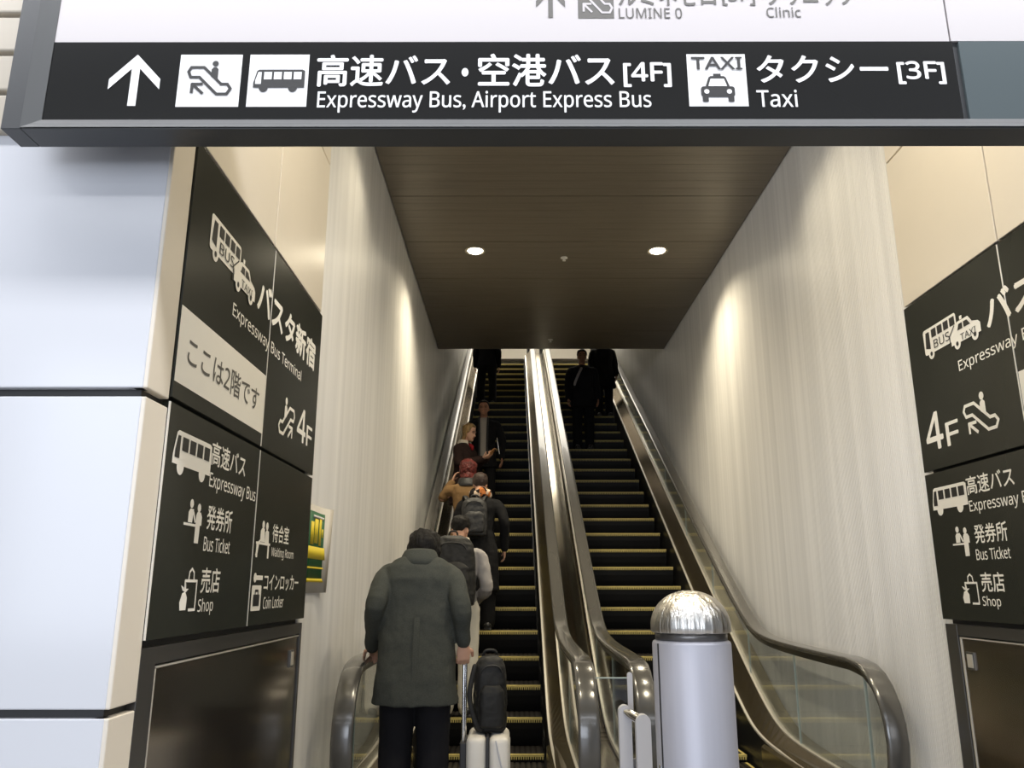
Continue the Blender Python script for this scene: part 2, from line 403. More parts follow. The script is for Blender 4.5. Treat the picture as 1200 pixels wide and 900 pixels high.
# ================================================================== ESCALATORS
def curve(flat, inc, k=.22):
    top = flat+ZT-FZ
    def z(y):
        a, l = flat, T30*(y-YK)+inc
        lo = (a+l+math.sqrt((a-l)**2+k*k))/2
        return (lo+top-math.sqrt((lo-top)**2+k*k))/2
    return z
zh = curve(1.085, .90); zb = curve(.36, .42); ztr = curve(.30, .20); zout = curve(.33, .30)
def ys(y0, y1):
    out = []; y = y0
    while y < y1-1e-6:
        out.append(y); y += .1 if (y < 9 or y > 18) else .3
    return out+[y1]
def sweep(bm, path, sec, X, mi=0):
    """sec: list of (x, n) around the path; path: (y, z) points"""
    rings = []
    for i, (y, z) in enumerate(path):
        a = path[max(i-1, 0)]; c = path[min(i+1, len(path)-1)]
        ty, tz = c[0]-a[0], c[1]-a[1]; l = math.hypot(ty, tz) or 1; ny, nz = -tz/l, ty/l
        rings.append([(X+sx, y+ny*sn, z+nz*sn) for sx, sn in sec])
    return loft(bm, rings, mi=mi)
G = .69
def handrail_path():
    c, zc, r = 5.2, .685, .40
    p = [(c+r*.75, zc-r*.95), (c+.12, zc-r*.98)]
    for k in range(0, 13): 
        a = R(-90-15*k); p.append((c+r*math.cos(a), zc+r*math.sin(a)))
    for y in ys(5.3, 20.2): p.append((y, zh(y)))
    d = ZT-FZ
    for k in range(0, 13):
        a = R(90-15*k); p.append((20.3+r*math.cos(a), zc+d+r*math.sin(a)))
    return p
HS = []
for k in range(16):
    a = 2*math.pi*k/16; cx, sy = math.cos(a), math.sin(a)
    HS.append((.062*math.copysign(abs(cx)**.55, cx), .020*math.copysign(abs(sy)**.6, sy)-.002))
def make_step(parent, c, yn, zn, first):
    bm = B(); hw = .525
    # riser (curved) and tread slab
    prof = [(0, 0), (.003, -.03), (.012, -.09), (.03, -.16), (.055, -.23), (.075, -.23), (.05, -.04), (.40, -.03), (.40, 0)]
    loft(bm, [[(c+x, yn+py, zn+pz) for py, pz in prof] for x in (-hw, hw)])
    st = obj('step', bm, 'step', parent)
    bm = B()
    for k in range(22): box(bm, c-hw+.02+k*.0465, c-hw+.02+k*.0465+.028, yn+.045, yn+.395, zn, zn+.004)
    obj('tread', bm, 'tread', st)
    bm = B(); box(bm, c-hw, c+hw, yn-.006, yn+.040, zn-.012, zn+.004)
    n = 52
    for k in range(n):
        x = c-hw+(k+.25)*2*hw/n; box(bm, x, x+hw/n, yn-.008, yn+.004, zn-.034, zn-.010)
    for s in ((1,) if c > 0 else ()): box(bm, c+s*hw-(.035 if s > 0 else 0), c+s*hw+(.035 if s < 0 else 0), yn+.04, yn+.39, zn-.008, zn+.004)
    obj('yellow_edge', bm, 'yellow', st)
def make_escalator(c, label):
    e = thing('escalator', label, 'escalator', (c, 5.0, FZ))
    inv = Matrix.Translation((-c, -5.0, -FZ))
    kids = []
    for n in range(-5, 30):
        yn = 7.326+.4*n; zn = max(.159+.2309*n, FZ+.002) if n < 0 else .159+.2309*n
        make_step(e, c, yn, zn, n < 0)
    b = B(); box(b, c-.53, c+.53, 19.30, 19.8, ZT-.06, ZT+.006); obj('comb_plate', b, 'deck', e)
    b = B(); box(b, c-.53, c+.53, 4.7, 5.33, FZ-.05, FZ+.008); obj('comb_plate', b, 'deck', e)
    hp = handrail_path()
    for s in (-1, 1):
        b = B(); sweep(b, hp, HS, c+s*G); obj('handrail', b, 'rail', e, True)
        # aluminium guide under the belt
        b = B(); sweep(b, hp[3:-2], [(-.035, -.062), (.035, -.062), (.050, -.021), (-.050, -.021)], c+s*G); obj('handrail_guide', b, 'skirt', e)
        # skirt, inner deck, bright trim
        Y = ys(5.05, 20.1)
        b = B(); loft(b, [[(c+s*.557, y, ztr(y)-.60), (c+s*.575, y, ztr(y)-.60), (c+s*.575, y, ztr(y)), (c+s*.557, y, ztr(y))] for y in Y]); obj('skirt_panel', b, 'skirt', e)
        b = B(); sweep(b, [(y, ztr(y)) for y in Y], [(-.010, -.006), (.010, -.006), (.010, .010), (-.010, .010)], c+s*.565); obj('trim_strip', b, 'trim', e)
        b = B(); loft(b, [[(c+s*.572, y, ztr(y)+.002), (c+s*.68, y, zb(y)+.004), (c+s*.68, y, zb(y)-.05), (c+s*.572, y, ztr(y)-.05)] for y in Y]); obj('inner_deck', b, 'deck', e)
        b = B(); sweep(b, [(y, zb(y)) for y in Y], [(-.014, -.02), (.014, -.02), (.014, .012), (-.014, .012)], c+s*.69); obj('glass_clamp', b, 'trim', e)
        # newel base below the glass
        b = B(); pr_ = [(-.14, 0), (-.14, .20), (-.10, .25), (.10, .25), (.16, .20), (.16, 0)]
        loft(b, [[(c+s*.69+x*k*s*-1, y, FZ+z*k2) for x, z in pr_] for y, k, k2 in ((4.96, .35, .7), (4.99, .7, .92), (5.05, 1, 1), (6.0, 1, 1), (6.9, 1, 1.0))]); obj('newel_base', b, 'deck', e)
        # glass sheets with open joints
        cuts = [5.165, 6.42, 7.62]+[8.82+1.2*k for k in range(9)]+[20.1]
        def sheet(yy, top, bot):
            bm = B(); x0, x1 = c+s*.69-.005, c+s*.69+.005
            A = [[bm.verts.new((x, y, f(y))) for y in yy] for x in (x0, x1) for f in (bot, top)]
            l0, t0, l1, t1 = A
            for i in range(len(yy)-1):
                bm.faces.new((l0[i], l0[i+1], t0[i+1], t0[i])); bm.faces.new((l1[i], t1[i], t1[i+1], l1[i+1]))
            for i in (0, -1): 
                f = bm.faces.new((l0[i], t0[i], t1[i], l1[i])); f.material_index = 1
            for i in range(len(yy)-1):
                f = bm.faces.new((t0[i], t0[i+1], t1[i+1], t1[i])); f.material_index = 1
            obj('glass_panel', bm, ['glass', 'edge'], e)
        for y0, y1 in zip(cuts, cuts[1:]):
            sheet(ys(y0+.006, y1-.006) if y1-y0 > .5 else [y0+.006, y1-.006], lambda y: zh(y)-.035, lambda y: zb(y)-.01)
        sheet([4.86, 4.875, 4.9, 4.94, 5.0, 5.08, 5.15], lambda y: .685+math.sqrt(max(.36**2-(5.2-y)**2, .0001)), lambda y: max(.36, .685-math.sqrt(max(.36**2-(5.2-y)**2, .0001))))
        # outer deck and its side cladding
        xo = .90 if c*s < 0 or True else 0
        inner = (c < .5 and s > 0) or (c > .5 and s < 0)
        w_ = .155 if inner else .185
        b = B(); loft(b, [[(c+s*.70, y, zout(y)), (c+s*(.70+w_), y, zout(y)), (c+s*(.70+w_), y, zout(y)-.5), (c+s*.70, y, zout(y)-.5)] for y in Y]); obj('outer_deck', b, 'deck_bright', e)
    # truss underside
    b = B(); loft(b, [[(c-.72, y, max(FZ-.05, T30*(y-YK)-.45)), (c+.72, y, max(FZ-.05, T30*(y-YK)-.45)), (c+.72, y, max(FZ-.1, T30*(y-YK)-1.0)), (c-.72, y, max(FZ-.1, T30*(y-YK)-1.0))] for y in (5.0, 7.0, 7.8, 12, 19.3)]); obj('truss_cladding', b, 'skirt', e)
    for ch in e.children: ch.matrix_parent_inverse = inv
    return e
CL, CR = -.267, 1.444
make_escalator(CL, 'left escalator, full of queuing people, black steps with yellow edges')
make_escalator(CR, 'right escalator behind the steel bollard, black steps with yellow edges')

# ================================================================== OVERHEAD SIGN
SY = 2.2
def sx(u, v=100): return at(u, v, Y=SY).x
def sz(v): return at(600, v, Y=SY).z
def make_overhead():
    z0 = 2.903; z1 = 3.86; xl, xr = -1.585, 2.36; d = .108
    t = thing('overhead_guide_sign', 'large overhead guide sign with white and black bands hanging above the escalators', 'sign', (0, SY, z0))
    K = []
    lw = .062; lip = .055
    # dark outer posts and rails
    for name, x0, x1 in (('side_post', xl, xl+lw), ('side_post', xr-lw, xr)):
        b = B(); box(b, x0, x1, SY, SY+d, z0, z1, .002); K.append(obj(name, b, 'frame', t))
    for zz0, zz1 in ((z0, z0+.02), (z1-.02, z1)):
        b = B(); box(b, xl+lw+.001, xr-lw-.001, SY+.002, SY+d, zz0, zz1, .002); K.append(obj('rail', b, 'frame', t))
    # chamfered lip around the face
    xa, xb = xl+lw, xr-lw; za, zb_ = z0+.003, z1-.003
    ia, ib, ja, jb = xa+lip, xb-lip, z0+.037, z1-.03
    b = B(); o_ = [b.verts.new(p) for p in ((xa, SY-.004, za), (xb, SY-.004, za), (xb, SY-.004, zb_), (xa, SY-.004, zb_))]
    i_ = [b.verts.new(p) for p in ((ia, SY+.010, ja), (ib, SY+.010, ja), (ib, SY+.010, jb), (ia, SY+.010, jb))]
    k_ = [b.verts.new(p) for p in ((ia, SY+.03, ja), (ib, SY+.03, ja), (ib, SY+.03, jb), (ia, SY+.03, jb))]
    for i in range(4):
        j = (i+1) % 4; b.faces.new((o_[i], o_[j], i_[j], i_[i])); b.faces.new((i_[i], i_[j], k_[j], k_[i]))
    K.append(obj('face_lip', b, 'frame_lip', t))
    b = B(); box(b, xa, xb, SY+.022, SY+d-.004, z0+.012, z1-.012); K.append(obj('housing', b, 'frame', t))
    yb = SY+.012
    zs = sz(46); xs = sx(1131, 120)
    b = B(); box(b, ia, xs-.004, yb, yb+.01, ja, zs); K.append(obj('black_panel', b, 'sign_black', t))
    b = B(); box(b, ia, xs-.012, yb, yb+.01, zs, jb); K.append(obj('white_panel', b, 'sign_white', t))
    b = B(); box(b, xs+.016, ib, yb, yb+.01, ja, zs); K.append(obj('blank_panel', b, 'sign_sheen_grey', t))
    b = B(); box(b, xs-.006, ib, yb, yb+.01, zs+.001, jb); K.append(obj('white_panel', b, 'sign_white', t))
    pl = Plane((0, yb, 0), (1, 0, 0), (0, -1, 0))
    def S(u0, u1, v0, v1): # pixel box -> metres on the face
        vm = (v0+v1)/2; return (at(u0, vm, Y=yb).x, at(u1, vm, Y=yb).x, at(600, v1, Y=yb).z, at(600, v0, Y=yb).z)
    d_ = Draw(pl, *S(128, 188, 64, 124)); arrow_up(d_, 0); K.append(d_.done('arrow', 'vinyl_white', t))
    W2 = ['vinyl_white', 'vinyl_black']
    d_ = Draw(pl, *S(209, 282, 64, 125)); d_.rect(0, 1, 0, 1, 0, 1); K.append(d_.done('escalator_pictogram', W2, t))
    d_ = Draw(pl, *S(217, 274, 70, 118)); escalator_icon(d_, 1, 3, .062); K.append(d_.done('escalator_pictogram', W2, t))
    d_ = Draw(pl, *S(291, 361, 64, 125)); d_.rect(0, 1, 0, 1, 0, 1); K.append(d_.done('bus_pictogram', W2, t))
    d_ = Draw(pl, *S(296, 357, 81, 109)); bus_icon(d_, 1, 0, 3); K.append(d_.done('bus_pictogram', W2, t))
    d_ = Draw(pl, *S(806, 875, 64, 125)); d_.rect(0, 1, 0, 1, 0, 1); K.append(d_.done('taxi_pictogram', W2, t))
    d_ = Draw(pl, *S(819, 863, 89, 120)); car_icon(d_, 1, 0, 3); K.append(d_.done('taxi_pictogram', W2, t))
    K.append(text(pl, 'TAXI', *S(810, 869, 68, 82), 'vinyl_black', t, .02, 4))
    for body, u0, u1, v0, v1, bo in (('高速バス', 372, 527, 65, 101, .018), ('・', 541, 549, 80, 90, 0), ('空港バス', 561, 719, 64, 101, .018), ('[4F]', 731, 786, 74, 102, .020), ('Expressway Bus, Airport Express Bus', 372, 763, 107, 132, .008),
                                 ('タクシー', 887, 1040, 66, 97, .018), ('[3F]', 1052, 1107, 73, 99, .020), ('Taxi', 887, 934, 106, 126, .008)):
        K.append(text(pl, body, *S(u0, u1, v0, v1), 'vinyl_white', t, bo, 2))
    d_ = Draw(pl, *S(628, 662, -16, 21)); arrow_up(d_, 0); K.append(d_.done('arrow', 'vinyl_grey', t))
    d_ = Draw(pl, *S(677, 719, -20, 22)); d_.rect(0, 1, 0, 1, 1, 1); escalator_icon(d_, 0, 2, .06); K.append(d_.done('escalator_pictogram', ['sign_white', 'vinyl_grey'], t))
    for body, u0, u1, v0, v1, bo in (('ルミネゼロ', 725, 838, -19, 7, .012), ('[5F]', 846, 884, -15, 7, .01), ('LUMINE 0', 725, 799, 10, 22, .004), ('クリニック', 898, 1000, -18, 7, .012), ('Clinic', 898, 938, 9, 21, .004)):
        K.append(text(pl, body, *S(u0, u1, v0, v1), 'vinyl_grey', t, bo, 2))
    # suspension rods
    for x in (-1.0, 0.4, 1.8):
        b = B(); tube(b, [(x, SY+.055, z1-.01), (x, SY+.055, 5.4)], .02, 12); K.append(obj('hanger_rod', b, 'frame', t))
    for o in K: o.matrix_parent_inverse = Matrix.Translation((0, -SY, -z0))
make_overhead()

# ================================================================== SIGN BOARDS ON THE PIERS
W3 = ['board_white', 'vinyl_black']
def ticket_icon(d):
    for x, h in ((.36, .80), (.80, .74)): d.circ(x, h+.12, .10)
    d.poly([(.22, .48), (.22, .72), (.30, .80), (.50, .80), (.46, .48)]); d.poly([(.66, .02), (.66, .68), (.72, .76), (.92, .76), (1, .66), (1, .45), (.92, .45), (.9, .02)])
    d.rect(.0, .66, .40, .46); d.stroke([(.5, .72), (.62, .52)], .07)
def shop_icon(d):
    d.stroke([(.45, .68), (.25, .68), (.25, .55)], .07); d.stroke([(.25, .68), (1, .68), (1, .02), (.6, .02)], .07)
    d.stroke([(.45, .68), (.48, .88), (.62, .96), (.76, .88), (.79, .68)], .06)
    d.poly([(.05, .02), (.0, .2), (.12, .40), (.30, .44), (.44, .30), (.42, .02)]); d.poly([(.12, .46), (.02, .58), (.22, .52), (.30, .64), (.34, .50), (.5, .50), (.34, .42)])
def wait_icon(d):
    d.circ(.46, .92, .085); d.circ(.72, .90, .085)
    d.poly([(.30, .44), (.30, .74), (.38, .82), (.56, .82), (.62, .44)]); d.poly([(.62, .40), (.62, .72), (.70, .80), (.86, .76), (.9, .40)])
    d.rect(.05, 1, .36, .43); d.poly([(.05, .36), (.3, .5), (.3, .36)]); d.rect(.08, .18, 0, .36); d.rect(.84, .94, 0, .36); d.poly([(.05, .05), (.14, .4), (.26, .4), (.16, .02)])
def locker_icon(d):
    d.rect(.0, .9, .0, .66, 0, 2, .06); d.rect(.16, .74, .12, .42, 1, 3, .03); d.stroke([(.32, .42), (.32, .52), (.58, .52), (.58, .42)], .07, 1, 3)
    d.circ(.22, .86, .14, 0, 2); d.poly([(.3, .80), (.95, .80), (.95, .92), (.3, .92)], 0, 2)
def bustaxi_icon(d):
    d.rect(.0, .62, .25, 1, 0, 2, .03); d.circ(.12, .24, .055, 0, 2); d.circ(.12, .24, .022, 1, 3)
    d.poly([(.03, .45), (.05, .90), (.12, .90), (.12, .38)], 1, 3)
    for k in range(4): d.rect(.16+k*.115, .25+k*.115, .68, .92, 1, 3)
    d.poly([(.50, .12), (.50, .40), (.60, .62), (.64, .70), (.82, .70), (.88, .50), (.97, .44), (1, .36), (1, .12)], 0, 4)
    d.stroke([(.48, .10), (.48, .42), (.58, .64)], .012, 1, 4); d.rect(.68, .72, .72, .82, 0, 2)
    d.circ(.60, .12, .055, 0, 4); d.circ(.60, .12, .022, 1, 5); d.circ(.90, .12, .055, 0, 4); d.circ(.90, .12, .022, 1, 5)
    d.poly([(.63, .46), (.66, .62), (.72, .62), (.72, .46)], 1, 5); d.poly([(.74, .46), (.74, .62), (.80, .62), (.85, .46)], 1, 5)
def make_boards(side):
    left = side == 'left'
    if left: face = BL+.006; o0 = (face, 2.6, 0); u = (0, 1, 0); n = (1, 0, 0)
    else: face = BR-.006; o0 = (face, 4.44, 0); u = (0, -1, 0); n = (-1, 0, 0)
    pl = Plane(o0, u, n); W = 1.94 if left else 1.90
    split = .975 if left else .93
    def panel(parent, a0, a1, z0, z1, m='board'):
        p, q = pl.p(a0, 0), pl.p(a1, 0); b = B(); th = -.03 if left else .03
        box(b, min(face, face+th), max(face, face+th), min(p.y, q.y), max(p.y, q.y), z0, z1, .0025); return obj('panel', b, m, parent)
    def finish(t, K):
        for k in K: k.matrix_parent_inverse = Matrix.Translation(-t.location)
    tl = lambda a0, a1, z0, z1: (a0, a1, z0, z1)
    # upper board
    t = thing('terminal_sign_board', 'dark upper sign board with bus and taxi emblem on the %s pier' % side, 'sign', pl.p(0, 2.15)); K = []
    K += [panel(t, 0, split-.004, 2.147, 3.105), panel(t, split+.004, W, 2.147, 3.105)]
    def strip(parent, a, z0, z1):
        p, q = pl.p(a-.0035, 0, -.004), pl.p(a+.0035, 0, .001); b = B(); box(b, min(p.x, q.x), max(p.x, q.x), min(p.y, q.y), max(p.y, q.y), z0, z1); return obj('seam_strip', b, 'board_white', parent)
    K.append(strip(t, split, 2.15, 3.10))
    d = Draw(pl, .18, .72, 2.72, 2.91); bustaxi_icon(d); K.append(d.done('bus_and_taxi_pictogram', W3, t))
    K.append(text(pl, 'BUS', .28, .44, 2.785, 2.832, 'vinyl_black', t, .004, 4)); K.append(text(pl, 'TAXI', .54, .68, 2.748, 2.782, 'vinyl_black', t, .0, 6))
    K.append(text(pl, 'バスタ新宿', .77, 1.82, 2.73, 2.89, 'board_white', t, .036)); K.append(text(pl, 'Expressway Bus Terminal', .48, 1.56, 2.585, 2.66, 'board_white', t, .006))
    if left:
        d = Draw(pl, 0.004, .968, 2.205, 2.475); d.rect(0, 1, 0, 1); K.append(d.done('white_field', ['board_white'], t)); K.append(text(pl, 'ここは2階です', .09, .89, 2.285, 2.39, 'vinyl_grey', t, .008, 2))
        d = Draw(pl, 1.20, 1.50, 2.23, 2.46, True); escalator_icon(d, 0, 2, .054); K.append(d.done('escalator_pictogram', W3, t))
        K.append(text(pl, '4', 1.55, 1.72, 2.29, 2.465, 'board_white', t, .015)); K.append(text(pl, 'F', 1.745, 1.86, 2.29, 2.40, 'board_white', t, .015))
    else:
        d = Draw(pl, .94, W-.004, 2.205, 2.475); d.rect(0, 1, 0, 1); K.append(d.done('white_field', ['board_white'], t)); K.append(text(pl, 'ここは2階です', 1.02, 1.82, 2.285, 2.39, 'vinyl_grey', t, .008, 2))
        d = Draw(pl, .45, .76, 2.23, 2.46); escalator_icon(d, 0, 2, .054); K.append(d.done('escalator_pictogram', W3, t))
        K.append(text(pl, '4', .075, .245, 2.255, 2.45, 'board_white', t, .015)); K.append(text(pl, 'F', .28, .40, 2.25, 2.37, 'board_white', t, .015))
    finish(t, K)
    # lower board
    t = thing('facility_sign_board', 'dark lower sign board listing bus, tickets and shop on the %s pier' % side, 'sign', pl.p(0, 1.36)); K = []
    K += [panel(t, 0, split-.004, 1.368, 2.132), panel(t, split+.004, W, 1.368, 2.132)]
    K.append(strip(t, split, 1.37, 2.13))
    if left: K.append(strip(t, -.004, 1.37, 2.13))
    d = Draw(pl, .045, .395, 1.90, 2.055); bus_icon(d, 0, 1, 2); K.append(d.done('bus_pictogram', W3, t))
    K.append(text(pl, '高速バス', .40, .79, 1.98, 2.07, 'board_white', t, .012)); K.append(text(pl, 'Expressway Bus', .40, .95, 1.88, 1.95, 'board_white', t, .006))
    d = Draw(pl, .20, .36, 1.68, 1.83); ticket_icon(d); K.append(d.done('ticket_pictogram', W3, t))
    K.append(text(pl, '発券所', .41, .68, 1.74, 1.83, 'board_white', t, .012)); K.append(text(pl, 'Bus Ticket', .40, .68, 1.66, 1.715, 'board_white', t, .006))
    d = Draw(pl, .23, .37, 1.45, 1.60); shop_icon(d); K.append(d.done('shop_pictogram', W3, t))
    K.append(text(pl, '売店', .41, .60, 1.51, 1.60, 'board_white', t, .012)); K.append(text(pl, 'Shop', .40, .55, 1.43, 1.49, 'board_white', t, .006))
    e = .05 if not left else 0
    d = Draw(pl, 1.0, 1.22, 1.66, 1.82); wait_icon(d); K.append(d.done('waiting_room_pictogram', W3, t))
    K.append(text(pl, '待合室', 1.25, 1.53, 1.74, 1.825, 'board_white', t, .012)); K.append(text(pl, 'Waiting Room', 1.25, 1.64, 1.66, 1.715, 'board_white', t, .006))
    d = Draw(pl, 1.0, 1.15, 1.43, 1.595); locker_icon(d); K.append(d.done('locker_pictogram', W3, t))
    K.append(text(pl, 'コインロッカー', 1.17, 1.77, 1.515, 1.59, 'board_white', t, .010)); K.append(text(pl, 'Coin Locker', 1.18, 1.51, 1.435, 1.49, 'board_white', t, .006))
    finish(t, K)
    # metal cabinet under the boards
    t = thing('wall_cabinet', 'dark polished steel cabinet under the sign boards of the %s pier' % side, 'cabinet', pl.p(0, FZ)); K = []
    def pbox(bm, a0, a1, z0, z1, d0, d1, bev=.002):
        p, q = pl.p(a0, 0, d0), pl.p(a1, 0, d1); box(bm, min(p.x, q.x), max(p.x, q.x), min(p.y, q.y), max(p.y, q.y), z0, z1, bev)
    b = B(); pbox(b, 0, .11, FZ, 1.345, -.10, -.008); pbox(b, W-.03, W, FZ, 1.345, -.10, -.008); pbox(b, .11, W-.03, 1.29, 1.345, -.10, -.010); pbox(b, .11, W-.03, FZ, FZ+.1, -.10, -.010)
    K.append(obj('frame', b, 'steel_frame', t))
    b = B(); pbox(b, .13, W-.045, FZ+.11, 1.275, -.08, -.016); dr = obj('door', b, 'steel_dark', t); K.append(dr)
    b = B(); pbox(b, .12, .13, FZ+.11, 1.28, -.1, -.012, 0); pbox(b, .12, W-.04, 1.277, 1.283, -.1, -.012, 0); K.append(obj('edge_bead', b, 'trim', t))
    aa = W-.16 if left else .20
    b = B(); pbox(b, aa-.035, aa+.035, 1.13, 1.215, -.02, -.008); h = obj('latch', b, 'steel_frame', dr); h.matrix_parent_inverse = Matrix.Translation(-t.location)
    b = B(); pbox(b, aa-.025, aa+.025, 1.14, 1.205, -.0085, -.006); h2 = obj('latch', b, 'trim', dr); h2.matrix_parent_inverse = Matrix.Translation(-t.location)
    h.name = 'latch_plate'
    finish(t, K)
    # the door's own inverse already shifts; latches are its children in the same world space
    h.matrix_parent_inverse = Matrix.Identity(4); h2.matrix_parent_inverse = Matrix.Identity(4)
make_boards('left'); make_boards('right')

# ================================================================== LAMPS, DETECTOR, POSTER
def downlight(x, y, label, power):
    t = thing('downlight', label, 'ceiling light', (x, y, CEIL), group='downlights of the escalator tunnel')
    b = B(); lathe(b, [(.115, -.004), (.115, -.012), (.095, -.014), (.085, .0), (.085, -.002)], 32); obj('trim_ring', b, 'lamp_rim', t, True)
    b = B(); lathe(b, [(.083, -.008), (.075, -.016), (.04, -.02), (.005, -.021)], 32); obj('lens', b, 'lamp', t, True)
    l = bpy.data.lights.new('downlight_beam', 'SPOT'); l.energy = power; l.color = (1, .88, .65); l.spot_size = R(142); l.spot_blend = 1.0; l.shadow_soft_size = .07
    o = bpy.data.objects.new('downlight_beam', l); COL.objects.link(o); o.location = (x, y, CEIL-.035)
downlight(-.418, 8.18, 'round warm downlight on the left half of the tunnel ceiling', 470)
downlight(1.588, 8.18, 'round warm downlight on the right half of the tunnel ceiling', 470)
for x in (-.418, 1.588): # the row in front, behind the hanging sign
    downlight(x, 3.35, 'round warm downlight over the sign boards of the %s pier' % ('left' if x < 0 else 'right'), 290)
    downlight(x, 5.1, 'round warm downlight in the tunnel ceiling just behind the hanging sign, %s' % ('left one' if x < 0 else 'right one'), 150)
for i, (u, v) in enumerate(((661, 302), (645, 398))):
    p = at(u, v, Z=CEIL)
    t = thing('sprinkler_head', ['small white sprinkler head between the two downlights', 'small pale sprinkler head near the far end of the tunnel ceiling'][i], 'sprinkler', (p.x, p.y, CEIL))
    b = B(); lathe(b, [(.04, 0), (.04, -.006), (.015, -.012), (.012, -.03), (.02, -.034), (.02, -.038), (.004, -.040)], 20); obj('body', b, 'poster_white', t, True)

def make_poster():
    x = WL+.012
    t = thing('poster', 'green and yellow notice in a plastic sleeve on the left ribbed wall', 'poster', (x, 4.6, 1.5)); K = []
    y0, y1, z0, z1 = 4.60, 4.97, 1.56, 1.96
    def sheet(name, ya, yb_, za, zb_, off, m, curl=0):
        b = B(); n = 10; rings = []
        for k in range(n+1):
            s = k/n; yy = ya+(yb_-ya)*s; c = curl*max(0, (s-.55)/.45)**2
            rings.append([(x+off+c, yy, za), (x+off+c*1.3, yy+(.05*s if curl else 0), zb_), (x+off+c*1.3+.002, yy+(.05*s if curl else 0), zb_), (x+off+c+.002, yy, za)])
        loft(b, rings); K.append(obj(name, b, m, t, True))
    sheet('plastic_sleeve', y0-.02, y1+.03, z0-.06, z1+.04, 0, 'sleeve', .03)
    sheet('printed_sheet', y0, y1, z0, z1, .006, 'poster_green', .01)
    sheet('yellow_band', y0, y1, z0+.13, z0+.20, .009, 'poster_yellow', .01)
    sheet('yellow_band', y0, y1, z0, z0+.02, .009, 'poster_yellow', .01); sheet('yellow_band', y0, y1, z0+.075, z0+.085, .009, 'poster_yellow', .01)
    for ya, yb_, za, zb_ in ((4.63, 4.70, .21, .34), (4.72, 4.80, .22, .36), (4.83, 4.88, .21, .37), (4.90, 4.97, .26, .31)): sheet('yellow_figure', ya, yb_, z0+za, z0+zb_, .010, 'poster_yellow')
    sheet('heading_strip', 4.68, 5.0, z1-.035, z1-.02, .010, 'poster_white')
    for k in K: k.matrix_parent_inverse = Matrix.Translation(-t.location)
make_poster()

# ================================================================== BOLLARD, SENSOR POST, GUARD
t = thing('bollard', 'tall stainless steel bollard with domed cap standing before the right escalator', 'bollard', (.648, 3.06, FZ))
rb = .141; zt_ = 1.345-FZ
b = B(); lathe(b, [(rb, 0), (rb, .01), (rb, zt_-.012), (rb-.004, zt_-.004), (rb-.012, zt_)], 64); obj('body', b, 'boll', t, True)
b = B(); lathe(b, [(rb-.012, zt_-.002), (rb-.012, zt_+.028)], 48); obj('neck', b, 'steel_frame', t, True)
b = B(); pr_ = [(rb-.004, zt_+.026), (rb+.003, zt_+.030), (rb+.003, zt_+.046)]
for k in range(1, 17): 
    a = R(90*k/16); pr_.append(((rb+.003)*math.cos(a)**.95+.0004, zt_+.046+.128*math.sin(a)))
lathe(b, pr_, 64); obj('dome_cap', b, 'dome', t, True)
b = B(); a = R(205)
for z0, z1, dd in ((.02, zt_-.01, .0012),): box(b, -.004, .004, rb-.004, rb+dd, z0, z1, 0, 0, Matrix.Rotation(R(112), 4, 'Z'))
obj('door_seam', b, 'joint', t)
for z in (.62, .72, .80):
    b = B(); box(b, -.008, .008, rb-.004, rb+.008, z, z+.035, .002, 0, Matrix.Rotation(R(108), 4, 'Z')); obj('hinge', b, 'chrome', t)

def plate(bm, x0, x1, y0, y1, z0, z1): # flat upright with rounded head
    r = (x1-x0)/2; c = (x0+x1)/2; pts = [(x0, z0), (x1, z0)]+[(c+r*math.cos(R(k*15)), z1-r+r*math.sin(R(k*15))) for k in range(13)]
    loft(bm, [[(x, y, z) for x, z in pts] for y in (y0, y1)])
t = thing('sensor_post', 'pale grey double post with rounded heads between the two escalators', 'post', (.655, 4.68, FZ))
b = B(); plate(b, -.075, -.005, .04, .09, 0, .80); obj('upright', b, 'post', t)
b = B(); plate(b, .005, .085, -.05, .0, 0, .765); obj('upright', b, 'post', t)
b = B(); tube(b, [(-.035, .06, .765), (.04, -.02, .73)], .026, 14); obj('cross_tube', b, 'chrome', t, True)
b = B(); tube(b, [(-.035, .06, .36), (.04, -.02, .33)], .018, 12); obj('cross_tube', b, 'chrome', t, True)
t = thing('guard_panel', 'clear acrylic guard panel between the two newels', 'guard panel', (.575, 4.86, FZ))
b = B(); box(b, -.105, .105, 0, .008, .02, .93, .001); obj('acrylic_sheet', b, 'acrylic', t)
b = B(); box(b, -.105, .105, -.001, .009, .925, .932); obj('top_edge', b, 'edge', t)
b = B(); plate(b, .075, .105, -.012, 0, .70, .96); obj('clip', b, 'post', t)
for x in (-.10, .10):
    b = B(); box(b, x-.012, x+.012, -.004, .03, 0, .5, .002); obj('foot', b, 'post', t)

